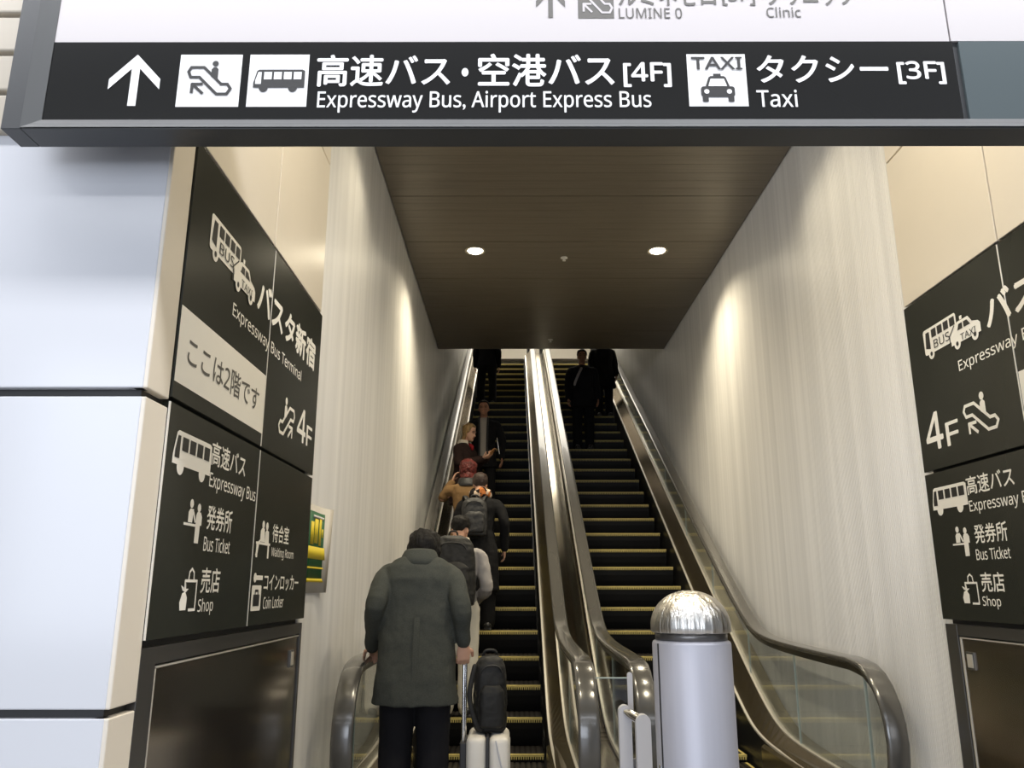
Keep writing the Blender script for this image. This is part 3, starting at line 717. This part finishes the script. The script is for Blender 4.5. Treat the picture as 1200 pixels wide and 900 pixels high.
# ================================================================== PEOPLE
def spec_rings(rows, n=28, p=2.4):
    out = []
    for z, cy, hw, hd in rows:
        ring = []
        for k in range(n):
            a = 2*math.pi*k/n; c, s = math.cos(a), math.sin(a)
            ring.append(Vector((hw*math.copysign(abs(c)**(2/p), c), cy+hd*math.copysign(abs(s)**(2/p), s), z)))
        out.append(ring)
    return out
HEAD = [(-.008, .018, .076, .035), (.012, .040, .090, .0), (.04, .055, .095, -.035), (.07, .064, .094, -.064), (.105, .070, .090, -.086), (.14, .074, .093, -.097), (.175, .0715, .085, -.096), (.203, .060, .064, -.080), (.222, .038, .035, -.052), (.230, .015, .008, -.02)]
def head_rad(z, add=0):
    zs = [h[0] for h in HEAD]; z = min(max(z, zs[0]), zs[-1])
    for a, c in zip(HEAD, HEAD[1:]):
        if a[0] <= z <= c[0]:
            t_ = (z-a[0])/(c[0]-a[0]); return [a[i]+(c[i]-a[i])*t_ for i in range(1, 4)]
def hand(bm, wrist, d, palm, curl=.5, s=1.0, thumb_side=1, spread=.12):
    """palm + five separate tapered fingers; d = direction of the hand, palm = palm normal"""
    d = Vector(d).normalized(); palm = Vector(palm); palm = (palm-d*palm.dot(d)).normalized(); side = d.cross(palm).normalized()*thumb_side
    w_ = Vector(wrist)
    rings = []
    for t_, hw, hd in ((-.02, .026, .020), (.01, .032, .018), (.05, .040, .016), (.085, .040, .014), (.095, .036, .011)):
        c = w_+d*t_*s; rings.append([c+side*hw*s*math.cos(2*math.pi*k/12)+palm*hd*s*math.sin(2*math.pi*k/12) for k in range(12)])
    loft(bm, rings)
    for i, (off, ln) in enumerate(((.029, .070), (.010, .079), (-.010, .073), (-.028, .057))):
        p = w_+d*.088*s+side*off*s; dr = (d+side*spread*off*20).normalized(); pts = [p-d*.012*s, p]; ang = curl*.55
        for f in (.45, .30, .25):
            q = Matrix.Rotation(ang, 3, dr.cross(palm)) @ dr if False else (dr*math.cos(ang)+palm*math.sin(ang)).normalized()
            p = p+q*ln*f*s; pts.append(p); ang += curl*.95
        tube(bm, pts, [.0098*s, .0098*s, .0092*s, .0085*s, .0075*s], 8)
    p = w_+d*.028*s+side*.026*s; q1 = (side*.75+d*.6+palm*.25).normalized(); q2 = (side*.25+d*.85+palm*(.3+.4*curl)).normalized()
    tube(bm, [p-side*.012*s, p+q1*.034*s, p+q1*.034*s+q2*.030*s, p+q1*.034*s+q2*.052*s], [.014*s, .0115*s, .0105*s, .0085*s], 8)
def person(label, loc, rz, H=1.75, lean=0., head=(0, 0, 0), coat=None, trousers=None, hair=None, skin='skin', arms=None, hands=None, voxel=.0075, face=False, shoe='shoe', coat_fn=None, shoulder_w=1.0, feet=.10, neck=.055):
    s = H/1.75; t = thing('person', label, 'person', loc, rz)
    HIP = .93*s
    def bend(p, extra=0):
        p = Vector(p)
        f = max(0., min(1., (p.z-HIP+.05)/(.35*s)))
        if p.z > HIP-.05:
            q = Matrix.Rotation(-lean*f, 3, 'X') @ (p-Vector((0, 0, HIP))); return q+Vector((0, 0, HIP))
        return p
    sh = {i: bend((i*.185*s*shoulder_w, -.015*s, 1.425*s)) for i in (-1, 1)}
    nb = bend((0, -.02*s, 1.46*s))
    Rl = Matrix.Rotation(-lean, 3, 'X')
    Hm = Matrix.Rotation(head[2], 3, 'Z') @ Matrix.Rotation(-(lean*.6+head[0]), 3, 'X') @ Matrix.Rotation(head[1], 3, 'Y')
    hb = nb+Rl @ Vector((0, .035*s, neck*s))      # chin-level pivot
    def hp(p): return hb+Hm @ (Vector(p)*s)
    default = {i: [(i*.245*s, -.03*s, 1.13*s), (i*.25*s, .06*s, .88*s)] for i in (-1, 1)}
    A = default if arms is None else {i: (arms.get(i) or default[i]) for i in (-1, 1)}
    hd_ = hands or {}
    # --- continuous body
    bm = B()
    rows = [(.80, 0, .10, .08), (.88, -.005, .145, .095), (.96, -.005, .15, .10), (1.08, .005, .128, .085), (1.22, .0, .142, .095), (1.34, -.008, .155, .10), (1.42, -.012, .145, .075), (1.47, -.015, .07, .055)]
    loft(bm, [[bend(p*s) for p in r] for r in spec_rings(rows, 24)])
    for i in (-1, 1):
        stube(bm, [(i*.085*s, 0, .90*s), (i*feet*s, .012*s, .50*s), (i*feet*s, -.01*s, .09*s)], [.080*s, .054*s, .037*s])
        stube(bm, [(i*feet*s, -.05*s, .04*s), (i*(feet+.008)*s, .06*s, .035*s), (i*(feet+.015)*s, .15*s, .028*s)], [.034*s, .036*s, .028*s])
        e, wv = Vector(A[i][0]), Vector(A[i][1])
        stube(bm, [sh[i]+Vector((-i*.02*s, 0, -.035*s)), e, wv], [.045*s, .037*s, .026*s])
        hd = hd_.get(i, {}); dd = hd.get('d', (wv-e)); 
        hand(bm, wv+Vector(dd).normalized()*.015*s, dd, hd.get('palm', (-i, 0, 0)), hd.get('curl', .45), s*.98, hd.get('thumb', i if False else 1))
    tube(bm, [nb+Rl @ Vector((0, -.01*s, -.05*s)), hp((0, -.03, .03)), hp((0, -.02, .08))], [.062*s, .054*s, .054*s], 16)
    rings = []
    for z, hw, f, bk in HEAD:
        ring = []
        for k in range(28):
            a = 2*math.pi*k/28; c, sn = math.cos(a), math.sin(a); cy = (f+bk)/2; hl = (f-bk)/2
            ring.append(hp((hw*math.copysign(abs(c)**.9, c), cy+hl*math.copysign(abs(sn)**.92, sn), z)))
        rings.append(ring)
    loft(bm, rings)
    tube(bm, [hp((0, .086, .118)), hp((0, .103, .085)), hp((0, .110, .072))], [.008*s, .011*s, .013*s], 8)     # nose
    tube(bm, [hp((-.014, .100, .068)), hp((.014, .100, .068))], .009*s, 8)
    tube(bm, [hp((-.020, .088, .040)), hp((0, .097, .042)), hp((.020, .088, .040))], [.006*s, .009*s, .006*s], 8)  # lips
    tube(bm, [hp((-.045, .080, .127)), hp((0, .092, .124)), hp((.045, .080, .127))], .010*s, 8)                # brow
    ellipsoid(bm, hp((0, .080, .006)), (.022*s, .018*s, .016*s))
    for i in (-1, 1): ellipsoid(bm, hp((i*.074, -.008, .095)), (.010*s, .018*s, .031*s), Hm)
    link('body', remesh(bm, voxel, 2), skin, t)
    if face:
        for i in (-1, 1):
            b = B(); tube(b, [hp((i*.017, .0935, .111)), hp((i*.032, .0925, .113)), hp((i*.046, .084, .110))], [.003*s, .0055*s, .003*s], 8); obj('eye', b, 'hair', t, True)
            b = B(); tube(b, [hp((i*.012, .1015, .131)), hp((i*.034, .0985, .137)), hp((i*.054, .084, .130))], [.003*s, .0045*s, .0025*s], 8); obj('eyebrow', b, 'hair' if hair['m'] != 'blonde' else 'brownhair', t, True)
        b = B(); tube(b, [hp((-.024, .0955, .041)), hp((0, .1045, .042)), hp((.024, .0955, .041))], [.003*s, .005*s, .003*s], 8); obj('mouth', b, 'red' if hair['m'] == 'blonde' else 'skin_tan', t, True)
    # --- hair
    if hair:
        th = hair.get('th', .014); fr, sd, bk = hair.get('low', (.185, .10, .035)); bm = B(); N = 40; rows = 12; rin = []; rout = []
        wdt = hair.get('open', (38, 75, 115))
        rnd = random.Random(hash(label) % 1000 if False else len(label))
        def low(a): # angle from the front
            a = abs(a)
            if a < wdt[0]: return fr
            if a < wdt[1]: return fr+(sd-fr)*(a-wdt[0])/(wdt[1]-wdt[0])
            if a < wdt[2]: return sd
            return sd+(bk-sd)*min(1, (a-wdt[2])/35)
        for j in range(rows+1):
            ro, ri = [], []
            for k in range(N):
                deg = -180+360*k/N; a = R(deg); zl = low(deg); z = .2295-(.2295-zl)*(j/rows)**.62
                hw, f, bb = head_rad(max(z, .06)); cy, hl = (f+bb)/2, (f-bb)/2
                base = Vector((math.sin(a)*hw, cy+math.cos(a)*hl, z)); nrm = Vector((math.sin(a), math.cos(a), 1.1*max(0, (z-.12)/.11))).normalized()
                fl = hair.get('flare', 0)*max(0, (.10-z)/.12)
                nz = noise.noise(Vector((math.sin(a)*4+len(label), math.cos(a)*4, z*22)))*hair.get('rough', .005)
                tt = th*(1 if j < rows else .35)+fl+nz
                ro.append(hp(base+nrm*tt)); ri.append(hp(base-nrm*.012))
            rout.append(ro); rin.append(ri)
        loft(bm, rout+rin[::-1])
        o = link('hair', remesh(bm, .006, 1, hair.get('disp', 0), .03), hair['m'], t)
    # --- trousers and shoes
    if trousers:
        bm = B(); k = trousers.get('k', 1.)
        loft(bm, [[bend(p*s) for p in r] for r in spec_rings([(.80, 0, .12, .10), (.88, -.01, .168, .125), (.98, -.005, .165, .118), (1.05, 0, .15, .105)], 24)])
        for i in (-1, 1): stube(bm, [(i*.088*s, -.005*s, .90*s), (i*feet*s, .015*s, .50*s), (i*feet*s, -.012*s, .075*s)], [.098*s*k, .078*s*k, .070*s*k], 5, 16)
        link('trousers', remesh(bm, .010, 3, .012, .12), trousers['m'], t)
    for i in (-1, 1):
        bm = B(); x = feet*s
        stube(bm, [(i*x, -.065*s, .050*s), (i*(x+.006), .04*s, .050*s), (i*(x+.015), .165*s, .036*s)], [.046*s, .047*s, .036*s]); box(bm, i*x-.042*s, i*x+.046*s, -.10*s, .19*s, .0, .022)
        link('shoe', remesh(bm, .008, 2), shoe, t)
    # --- upper garment
    if coat:
        bm = B(); hem = coat['hem']; k = coat.get('k', 1.); wst = coat.get('waist', .150); hw = coat.get('hemw', .20)
        rows = [(hem, coat.get('hemy', 0), hw*k, hw*.72*k)]
        if hem < .80: rows.append((.84, -.01, max(hw*.93, .175)*k, .14*k))
        rows += [(1.08 if hem < 1.05 else hem+.05, .0, wst*1.04*k, .118*k), (1.22, 0, .166*k, .125*k), (1.33, -.010, .178*k, .128*k), (1.405, -.014, .172*k*shoulder_w, .105*k), (1.448, -.018, .125*k, .078*k), (1.475, -.02, .072, .062)]
        if coat_fn: rows = coat_fn(rows)
        loft(bm, [[bend(p*s) for p in r] for r in spec_rings(rows, 32, 2.5)])
        for i in (-1, 1):
            e, wv = Vector(A[i][0]), Vector(A[i][1]); sv = coat.get('sleeve', 1.)
            stube(bm, [sh[i]+Vector((-i*.05*s, 0, -.045*s)), sh[i]+Vector((i*.008*s, 0, -.055*s)), sh[i].lerp(e, .5)+Vector((i*.008, 0, 0)), e, e.lerp(wv, .55), wv], [.062*s, .066*s*sv, .066*s*sv, .061*s*sv, .054*s*sv, .047*s*sv], 4, 16)
        o = link('coat' if hem < .9 else 'jacket', remesh(bm, coat.get('voxel', .009), 3, coat.get('disp', .016), coat.get('dsize', .11)), coat['m'], t)
        if coat.get('collar'):
            b = B(); ring = []
            cm = coat['collar']; ch = coat.get('ch', .055); cr = coat.get('cr', .078); rings = []
            for j, (dz, rr) in enumerate(((-.045, cr+.022), (-.01, cr+.010), (ch, cr-.004), (ch+.006, cr+.002), (ch-.004, cr+.012), (-.012, cr+.034), (-.05, cr+.046))):
                rg = []
                for q in range(28):
                    a = R(-155+310*q/27)     # open at the front
                    rg.append(nb+Rl @ Vector((math.sin(a)*rr*s, -math.cos(a)*rr*.86*s, (dz-.012*max(0, -math.cos(a)))*s)))
                rings.append(rg)
            loft(b, rings, closed=False)
            cb = obj('collar', b, cm, t, True); md = cb.modifiers.new('s', 'SOLIDIFY'); md.thickness = .006
    t['_'] = 0; del t['_']
    return t, dict(s=s, sh=sh, nb=nb, bend=bend, hp=hp, Rl=Rl, A=A)

def rounded_bag(bm, w_, d, h, n=28, taper=.8, p=3.2):
    rows = []
    for z, k in ((0, .80), (.03, .95), (.15, 1.0), (.45, 1.0), (.7, .97), (.86, .90), (.95, .72), (1.0, .40)):
        rows.append((z*h, 0, w_/2*k, d/2*(k if z > .5 else min(1, k*1.02))))
    return loft(bm, spec_rings(rows, n, p))
def backpack(label, loc, rot, w_=.30, d=.17, h=.46, m='black_bag', pocket=True, straps=None, mark=False):
    t = thing('backpack', label, 'backpack', loc); t.rotation_euler = rot
    bm = B(); rounded_bag(bm, w_, d, h); link('main_body', remesh(bm, .009, 2, .016, .07), m, t)
    if pocket:
        bm = B(); rows = [(z*h*.55+.03, -d*.46, w_*.40*k, d*.24*k) for z, k in ((0, .7), (.06, .95), (.5, 1), (.85, .92), (1, .6))]
        loft(bm, spec_rings(rows, 24, 3)); link('front_pocket', remesh(bm, .008, 2, .012, .06), m, t)
    bm = B(); tube(bm, catmull([(-.045, .02, h*.96), (-.03, .0, h*1.06), (.03, .0, h*1.06), (.045, .02, h*.96)], 4), .009, 8); obj('grab_handle', bm, m, t, True)
    bm = B(); tube(bm, catmull([(-w_*.36, -d*.36, h*.70), (-w_*.2, -d*.49, h*.86), (w_*.2, -d*.49, h*.86), (w_*.36, -d*.36, h*.70)], 4), .006, 6); obj('zip', bm, 'bag_grey', t, True)
    if straps:
        for pts in straps:
            bm = B(); tube(bm, catmull(pts, 5), .028, 10, flat=.32, flat_axis=(0, 0, 1)); obj('shoulder_strap', bm, m, t, True)
    if mark:
        bm = B(); box(bm, w_*.26, w_*.30, -d*.52, -d*.44, h*.30, h*.34); obj('tab', bm, 'vinyl_white', t)
    return t

# 1 the man in the grey coat, seen from behind, one hand on the handrail
O1 = Vector((-.585, 5.08, FZ))
def L1(x, y, z): return tuple(Vector((x, y, z))-O1)
def man_coat(rows): # a broad, straight-cut back
    wide = {1.08: .196, 1.22: .200, 1.33: .200, 1.405: .182, 1.448: .140}
    return [(z, cy, wide.get(round(z, 3), hw/1.05)*1.05, hd) for z, cy, hw, hd in rows]
p1, k1 = person('man in a long grey coat seen from behind, pulling the white suitcase, head bowed', O1, 0, 1.93, .13, (.56, 0, -.12),
    coat=dict(m='coat', hem=.695, hemw=.222, k=1.05, waist=.196, collar='coat', ch=.038, cr=.080, voxel=.008, disp=.022, dsize=.13, sleeve=.90), trousers=dict(m='navy', k=1.15), coat_fn=man_coat,
    hair=dict(m='hair', th=.024, low=(.16, .075, .0), rough=.012, disp=.006), arms={-1: [L1(-.825, 4.97, 1.42), L1(-.875, 5.22, 1.18)], 1: [L1(-.315, 4.99, 1.42), L1(-.300, 5.06, 1.22)]},
    hands={-1: dict(d=(.02, .8, -.35), palm=(0, -.2, -1), curl=.5), 1: dict(d=(-.02, .25, -1), palm=(-.3, 1, 0), curl=1.0)}, voxel=.006, shoulder_w=.90, neck=-.045)
# back vent of the coat
def vent():
    b = B(); rings = []
    for j in range(9):
        f = j/8; z = (.712+.42*f)*k1['s']; yb = -(.170-.038*f**1.1)*k1['s']+.011
        rings.append([k1['bend']((x*k1['s'], yb+dy, z)) for x, dy in ((-.003, .012), (-.003, -.012), (.012, -.010), (.026, -.004), (.026, .012))])
    loft(b, rings); obj('vent_flap', b, 'coat', p1)
vent()

# suitcase pulled by him, with the soft bag riding on it
def suitcase():
    t = thing('suitcase', 'white hard-shell suitcase on wheels beside the man in the grey coat', 'suitcase', (-.152, 5.28, FZ))
    w_, d, z0, z1 = .128, .20, .055, .575
    for s in (-1, 1):
        b = B(); box(b, min(s*.006, s*w_), max(s*.006, s*w_), -d, d, z0, z1, .035)
        o = obj('shell', b, 'case', t, True)
        for k in (-.1, 0, .1):
            b = B(); box(b, s*w_-(.002 if s > 0 else .004), s*w_+(.004 if s > 0 else .002), k-.012, k+.012, z0+.05, z1-.05, .002); obj('rib', b, 'case', o)
    b = B(); box(b, -.008, .008, -d-.003, d+.003, z0+.004, z1+.003, .004); obj('zip_band', b, 'case_dark', t)
    b = B(); tube(b, catmull([(.05, -d-.004, z1-.02), (.075, -d-.006, z1-.13), (.10, -d-.005, z1-.22), (.105, -d-.004, z0+.2)], 4), .005, 8); obj('moulded_ridge', b, 'post', t, True)
    for x in (-.09, .09):
        for y in (-.15, .15):
            b = B(); ring = [(x-.011, y, .0), (x+.011, y, .0)]
            loft(b, [[(xx, y+.026*math.cos(2*math.pi*k/16), .027+.026*math.sin(2*math.pi*k/16)) for k in range(16)] for xx in (x-.011, x+.011)]); wh = obj('wheel', b, 'case_dark', t, True)
            b = B(); box(b, x-.018, x+.018, y-.016, y+.016, .03, .062, .003); obj('wheel_fork', b, 'case_dark', wh)
    for y in (-.10, .10):
        b = B(); tube(b, [(-.150, y, z0+.15), (-.150, y, 1.09)], .0095, 10); obj('handle_rod', b, 'chrome', t, True)
    b = B(); box(b, -.166, -.134, -.13, .13, 1.08, 1.112, .010); obj('handle_grip', b, 'case_dark', t, True)
    b = B(); box(b, -.168, -.126, -.14, .14, z0+.10, z1-.04, .008); obj('handle_housing', b, 'case_dark', t)
suitcase()
t = backpack('black backpack standing on top of the white suitcase', (-.145, 5.28, FZ+.579), (0, 0, R(8)), .205, .19, .44, 'black_bag')
b = B(); tube(b, catmull([(-.10, -.05, .38), (-.135, -.09, .22), (-.10, -.10, .07), (-.06, -.09, .02)], 5), .016, 8, flat=.4); obj('shoulder_strap', b, 'black_bag', t, True)

def step_at(n, dy=.2): return 7.326+.4*n+dy, .159+.2309*n+.004
# 2 grey jacket, black backpack, white trousers
y, z = step_at(1, .10)
O2 = Vector((-.525, y, z))
p2, k2 = person('person in pale grey hooded jacket and white trousers carrying a black backpack', O2, 0, 1.82, .06, (.25, 0, -.25), coat=dict(m='grey_cloth', hem=.92, hemw=.18, k=1.02, collar='cream', ch=.075, cr=.088, disp=.02), trousers=dict(m='white_cloth', k=1.2),
    hair=dict(m='hair', th=.018, low=(.16, .12, .07), rough=.012, disp=.008), arms={-1: [(-.24, .03, 1.14), (-.17, .24, 1.05)], 1: [(.27, -.02, 1.13), (.17, .22, 1.02)]})
backpack('large black backpack on the back of the person in white trousers', O2+Vector((-.04, -.245, .97)), (R(-6), 0, 0), .43, .22, .64, 'black_bag', mark=True,
    straps=[[(s_*.12, .10, .59), (s_*.12, .16, .60), (s_*.13, .27, .55), (s_*.14, .33, .40)] for s_ in (-1, 1)])
# 3 long black coat, patterned scarf
y, z = step_at(4, .10)
O3 = Vector((-.375, y, z))
p3, k3 = person('person in a long black coat and patterned orange scarf with small backpack', O3, 0, 1.71, .04, (.10, 0, .1), coat=dict(m='black_cloth', hem=.42, hemw=.22, k=1.04, disp=.02), trousers=dict(m='black_cloth', k=1.15),
    hair=dict(m='brownhair', th=.016, low=(.17, .09, .05), rough=.008), arms={-1: [(-.25, -.0, 1.16), (-.24, .15, .93)], 1: [(.275, -.04, 1.14), (.275, .05, .87)]})
b = B()
rings = []
for j in range(33):
    a = 2*math.pi*j/32; c = k3['nb']+Vector((math.sin(a)*.092, -math.cos(a)*.085+.01, .035+.015*math.sin(2*a+.6))); rr = .050+.010*math.sin(5*a)
    ax = Vector((math.sin(a), -math.cos(a), 0)); rings.append([c+ax*rr*.75*math.cos(2*math.pi*k/10)+Vector((0, 0, 1))*rr*1.15*math.sin(2*math.pi*k/10) for k in range(10)])
loft(b, rings, cap=False); link('scarf', remesh(b, .009, 1, .02, .05), 'scarf', p3)
backpack('small black backpack on the back of the person with the patterned scarf', O3+Vector((-.05, -.215, .98)), (R(-3), 0, 0), .29, .15, .42, 'bag_grey',
    straps=[[(s_*.08, .06, .40), (s_*.11, .13, .46), (s_*.13, .22, .42), (s_*.14, .27, .30)] for s_ in (-1, 1)])
# 4 red hair, tan coat, left hand raised
y, z = step_at(5, .2)
O4 = Vector((-.545, y, z))
p4, k4 = person('red-haired person in a tan coat raising the left hand to the head', O4, 0, 1.70, .03, (.12, 0, 0), coat=dict(m='tan', hem=.62, hemw=.21, k=1.05, collar='bag_grey', ch=.05, cr=.095, disp=.02), trousers=dict(m='black_cloth'),
    hair=dict(m='redhair', th=.034, low=(.17, .02, -.05), rough=.018, disp=.012, flare=.01), arms={-1: [(-.30, .05, 1.24), (-.195, .08, 1.43)]}, hands={-1: dict(d=(.35, .1, .9), palm=(1, 0, -.2), curl=.5)})
# 5 blonde woman in profile looking at a phone
y, z = step_at(8, .2)
O5 = Vector((-.665, y, z))
p5, k5 = person('blonde woman in a dark coat standing in profile, looking at her phone', O5, R(-116), 1.69, .05, (.22, 0, 0), coat=dict(m='brown_cloth', hem=.60, hemw=.215, k=1.08, collar='cream', ch=.045, cr=.085, disp=.022), trousers=dict(m='black_cloth'), face=True, voxel=.006,
    hair=dict(m='blonde', th=.017, low=(.190, .10, -.045), open=(40, 66, 84), flare=.012, rough=.010, disp=.006), arms={-1: [(-.215, .05, 1.13), (-.09, .30, 1.20)], 1: [(.215, .05, 1.12), (.10, .31, 1.17)]},
    hands={-1: dict(d=(.35, .75, .35), palm=(.3, -.3, 1), curl=.7), 1: dict(d=(-.35, .75, .3), palm=(-.3, -.3, 1), curl=.8)})
b = B(); stube(b, [k5['nb']+Vector((.015, .085, -.02)), k5['nb']+Vector((.03, .125, -.05)), k5['nb']+Vector((.03, .135, -.085))], [.022, .028, .020]); link('scarf', remesh(b, .007, 1, .010, .04), 'red', p5)
m5 = Matrix.Translation(O5) @ Matrix.Rotation(R(-116), 4, 'Z')
t = thing('smartphone', 'smartphone with a copper back held by the blonde woman', 'phone', m5 @ Vector((.0, .42, 1.265)), R(-116)); t.rotation_euler = (R(-52), 0, R(-116))
b = B(); box(b, -.037, .037, -.0045, .0045, -.075, .075, .004); obj('case_back', b, 'phone', t)
b = B(); box(b, -.034, .034, -.0052, -.0046, -.071, .071); obj('screen', b, 'vinyl_black', t)
b = B(); box(b, -.03, -.006, .0045, .007, .035, .067, .002); obj('camera_bump', b, 'case_dark', t)
# 6 man facing the camera
y, z = step_at(10, .2)
O6 = Vector((-.435, y, z))
p6, k6 = person('man in a black jacket over a pale shirt, facing down the escalator', O6, R(180), 1.74, 0, (.0, 0, 0), coat=dict(m='black_cloth', hem=.74, hemw=.20, k=1.05, disp=.02), trousers=dict(m='black_cloth'), skin='skin_tan', face=True, voxel=.006,
    hair=dict(m='hair', th=.012, low=(.185, .14, .07), rough=.004), arms={i: [(i*.27, -.02, 1.13), (i*.27, .08, .88)] for i in (-1, 1)})
b = B(); rings = []
for zz, hw, yf in ((.80, .050, .165), (1.0, .052, .142), (1.2, .055, .136), (1.34, .062, .134), (1.42, .066, .108), (1.465, .058, .072)):
    rings.append([k6['bend']((x*1, (yf+dy), zz)) for x, dy in ((-hw, -.03), (-hw, -.006), (-hw*.5, .006), (0, .010), (hw*.5, .006), (hw, -.006), (hw, -.03))])
loft(b, rings); obj('shirt', b, 'shirt', p6, True)
for s_ in (-1, 1):
    b = B(); stube(b, [(s_*.060, .05, 1.478), (s_*.066, .112, 1.43), (s_*.062, .142, 1.33), (s_*.058, .148, 1.05), (s_*.058, .172, .78)], [.012, .014, .014, .014, .012]); obj('lapel', b, 'bag_grey', p6, True)
b = B(); tube(b, [(-.20, .155, 1.15), (-.235, .15, .92)], .008, 8); obj('jacket_zip', b, 'chrome', p6, True)
# 7 top of the left escalator, seen from behind
y, z = step_at(22, .3)
person('person in black near the top of the left escalator, seen from behind', (-.56, y, z), 0, 1.76, .02, (.1, 0, 0), coat=dict(m='black_cloth', hem=.80, hemw=.20, k=1.12, disp=.02), trousers=dict(m='navy', k=1.1), hair=dict(m='hair', th=.016), voxel=.010, feet=.12)
# 8, 9 the two on the right escalator
y, z = step_at(16, .15)
O8 = Vector((1.235, y, z))
p8, k8 = person('man in a black suit standing on the left of the right escalator, facing down', O8, R(180), 1.84, 0, (.05, 0, 0), coat=dict(m='black_cloth', hem=.72, hemw=.21, k=1.10, disp=.02), trousers=dict(m='black_cloth', k=1.1), hair=dict(m='hair', th=.014, low=(.185, .12, .06)), skin='skin_tan', face=True, voxel=.009)
b = B(); tube(b, catmull([(.02, .13, 1.46), (.07, .165, 1.36), (.13, .165, 1.22), (.15, .16, 1.15)], 4), .022, 8, flat=.4, flat_axis=(0, 1, 0)); obj('shoulder_strap', b, 'grey_cloth', p8, True)
y, z = step_at(20, .15)
person('person in dark clothes standing higher up the right escalator, behind the suited man', (1.80, y, z), R(180), 1.72, 0, (.1, 0, 0), coat=dict(m='black_cloth', hem=.62, hemw=.22, k=1.14, disp=.02), trousers=dict(m='black_cloth', k=1.1), hair=dict(m='hair', th=.016, low=(.185, .06, .0)), skin='skin_tan', voxel=.010)
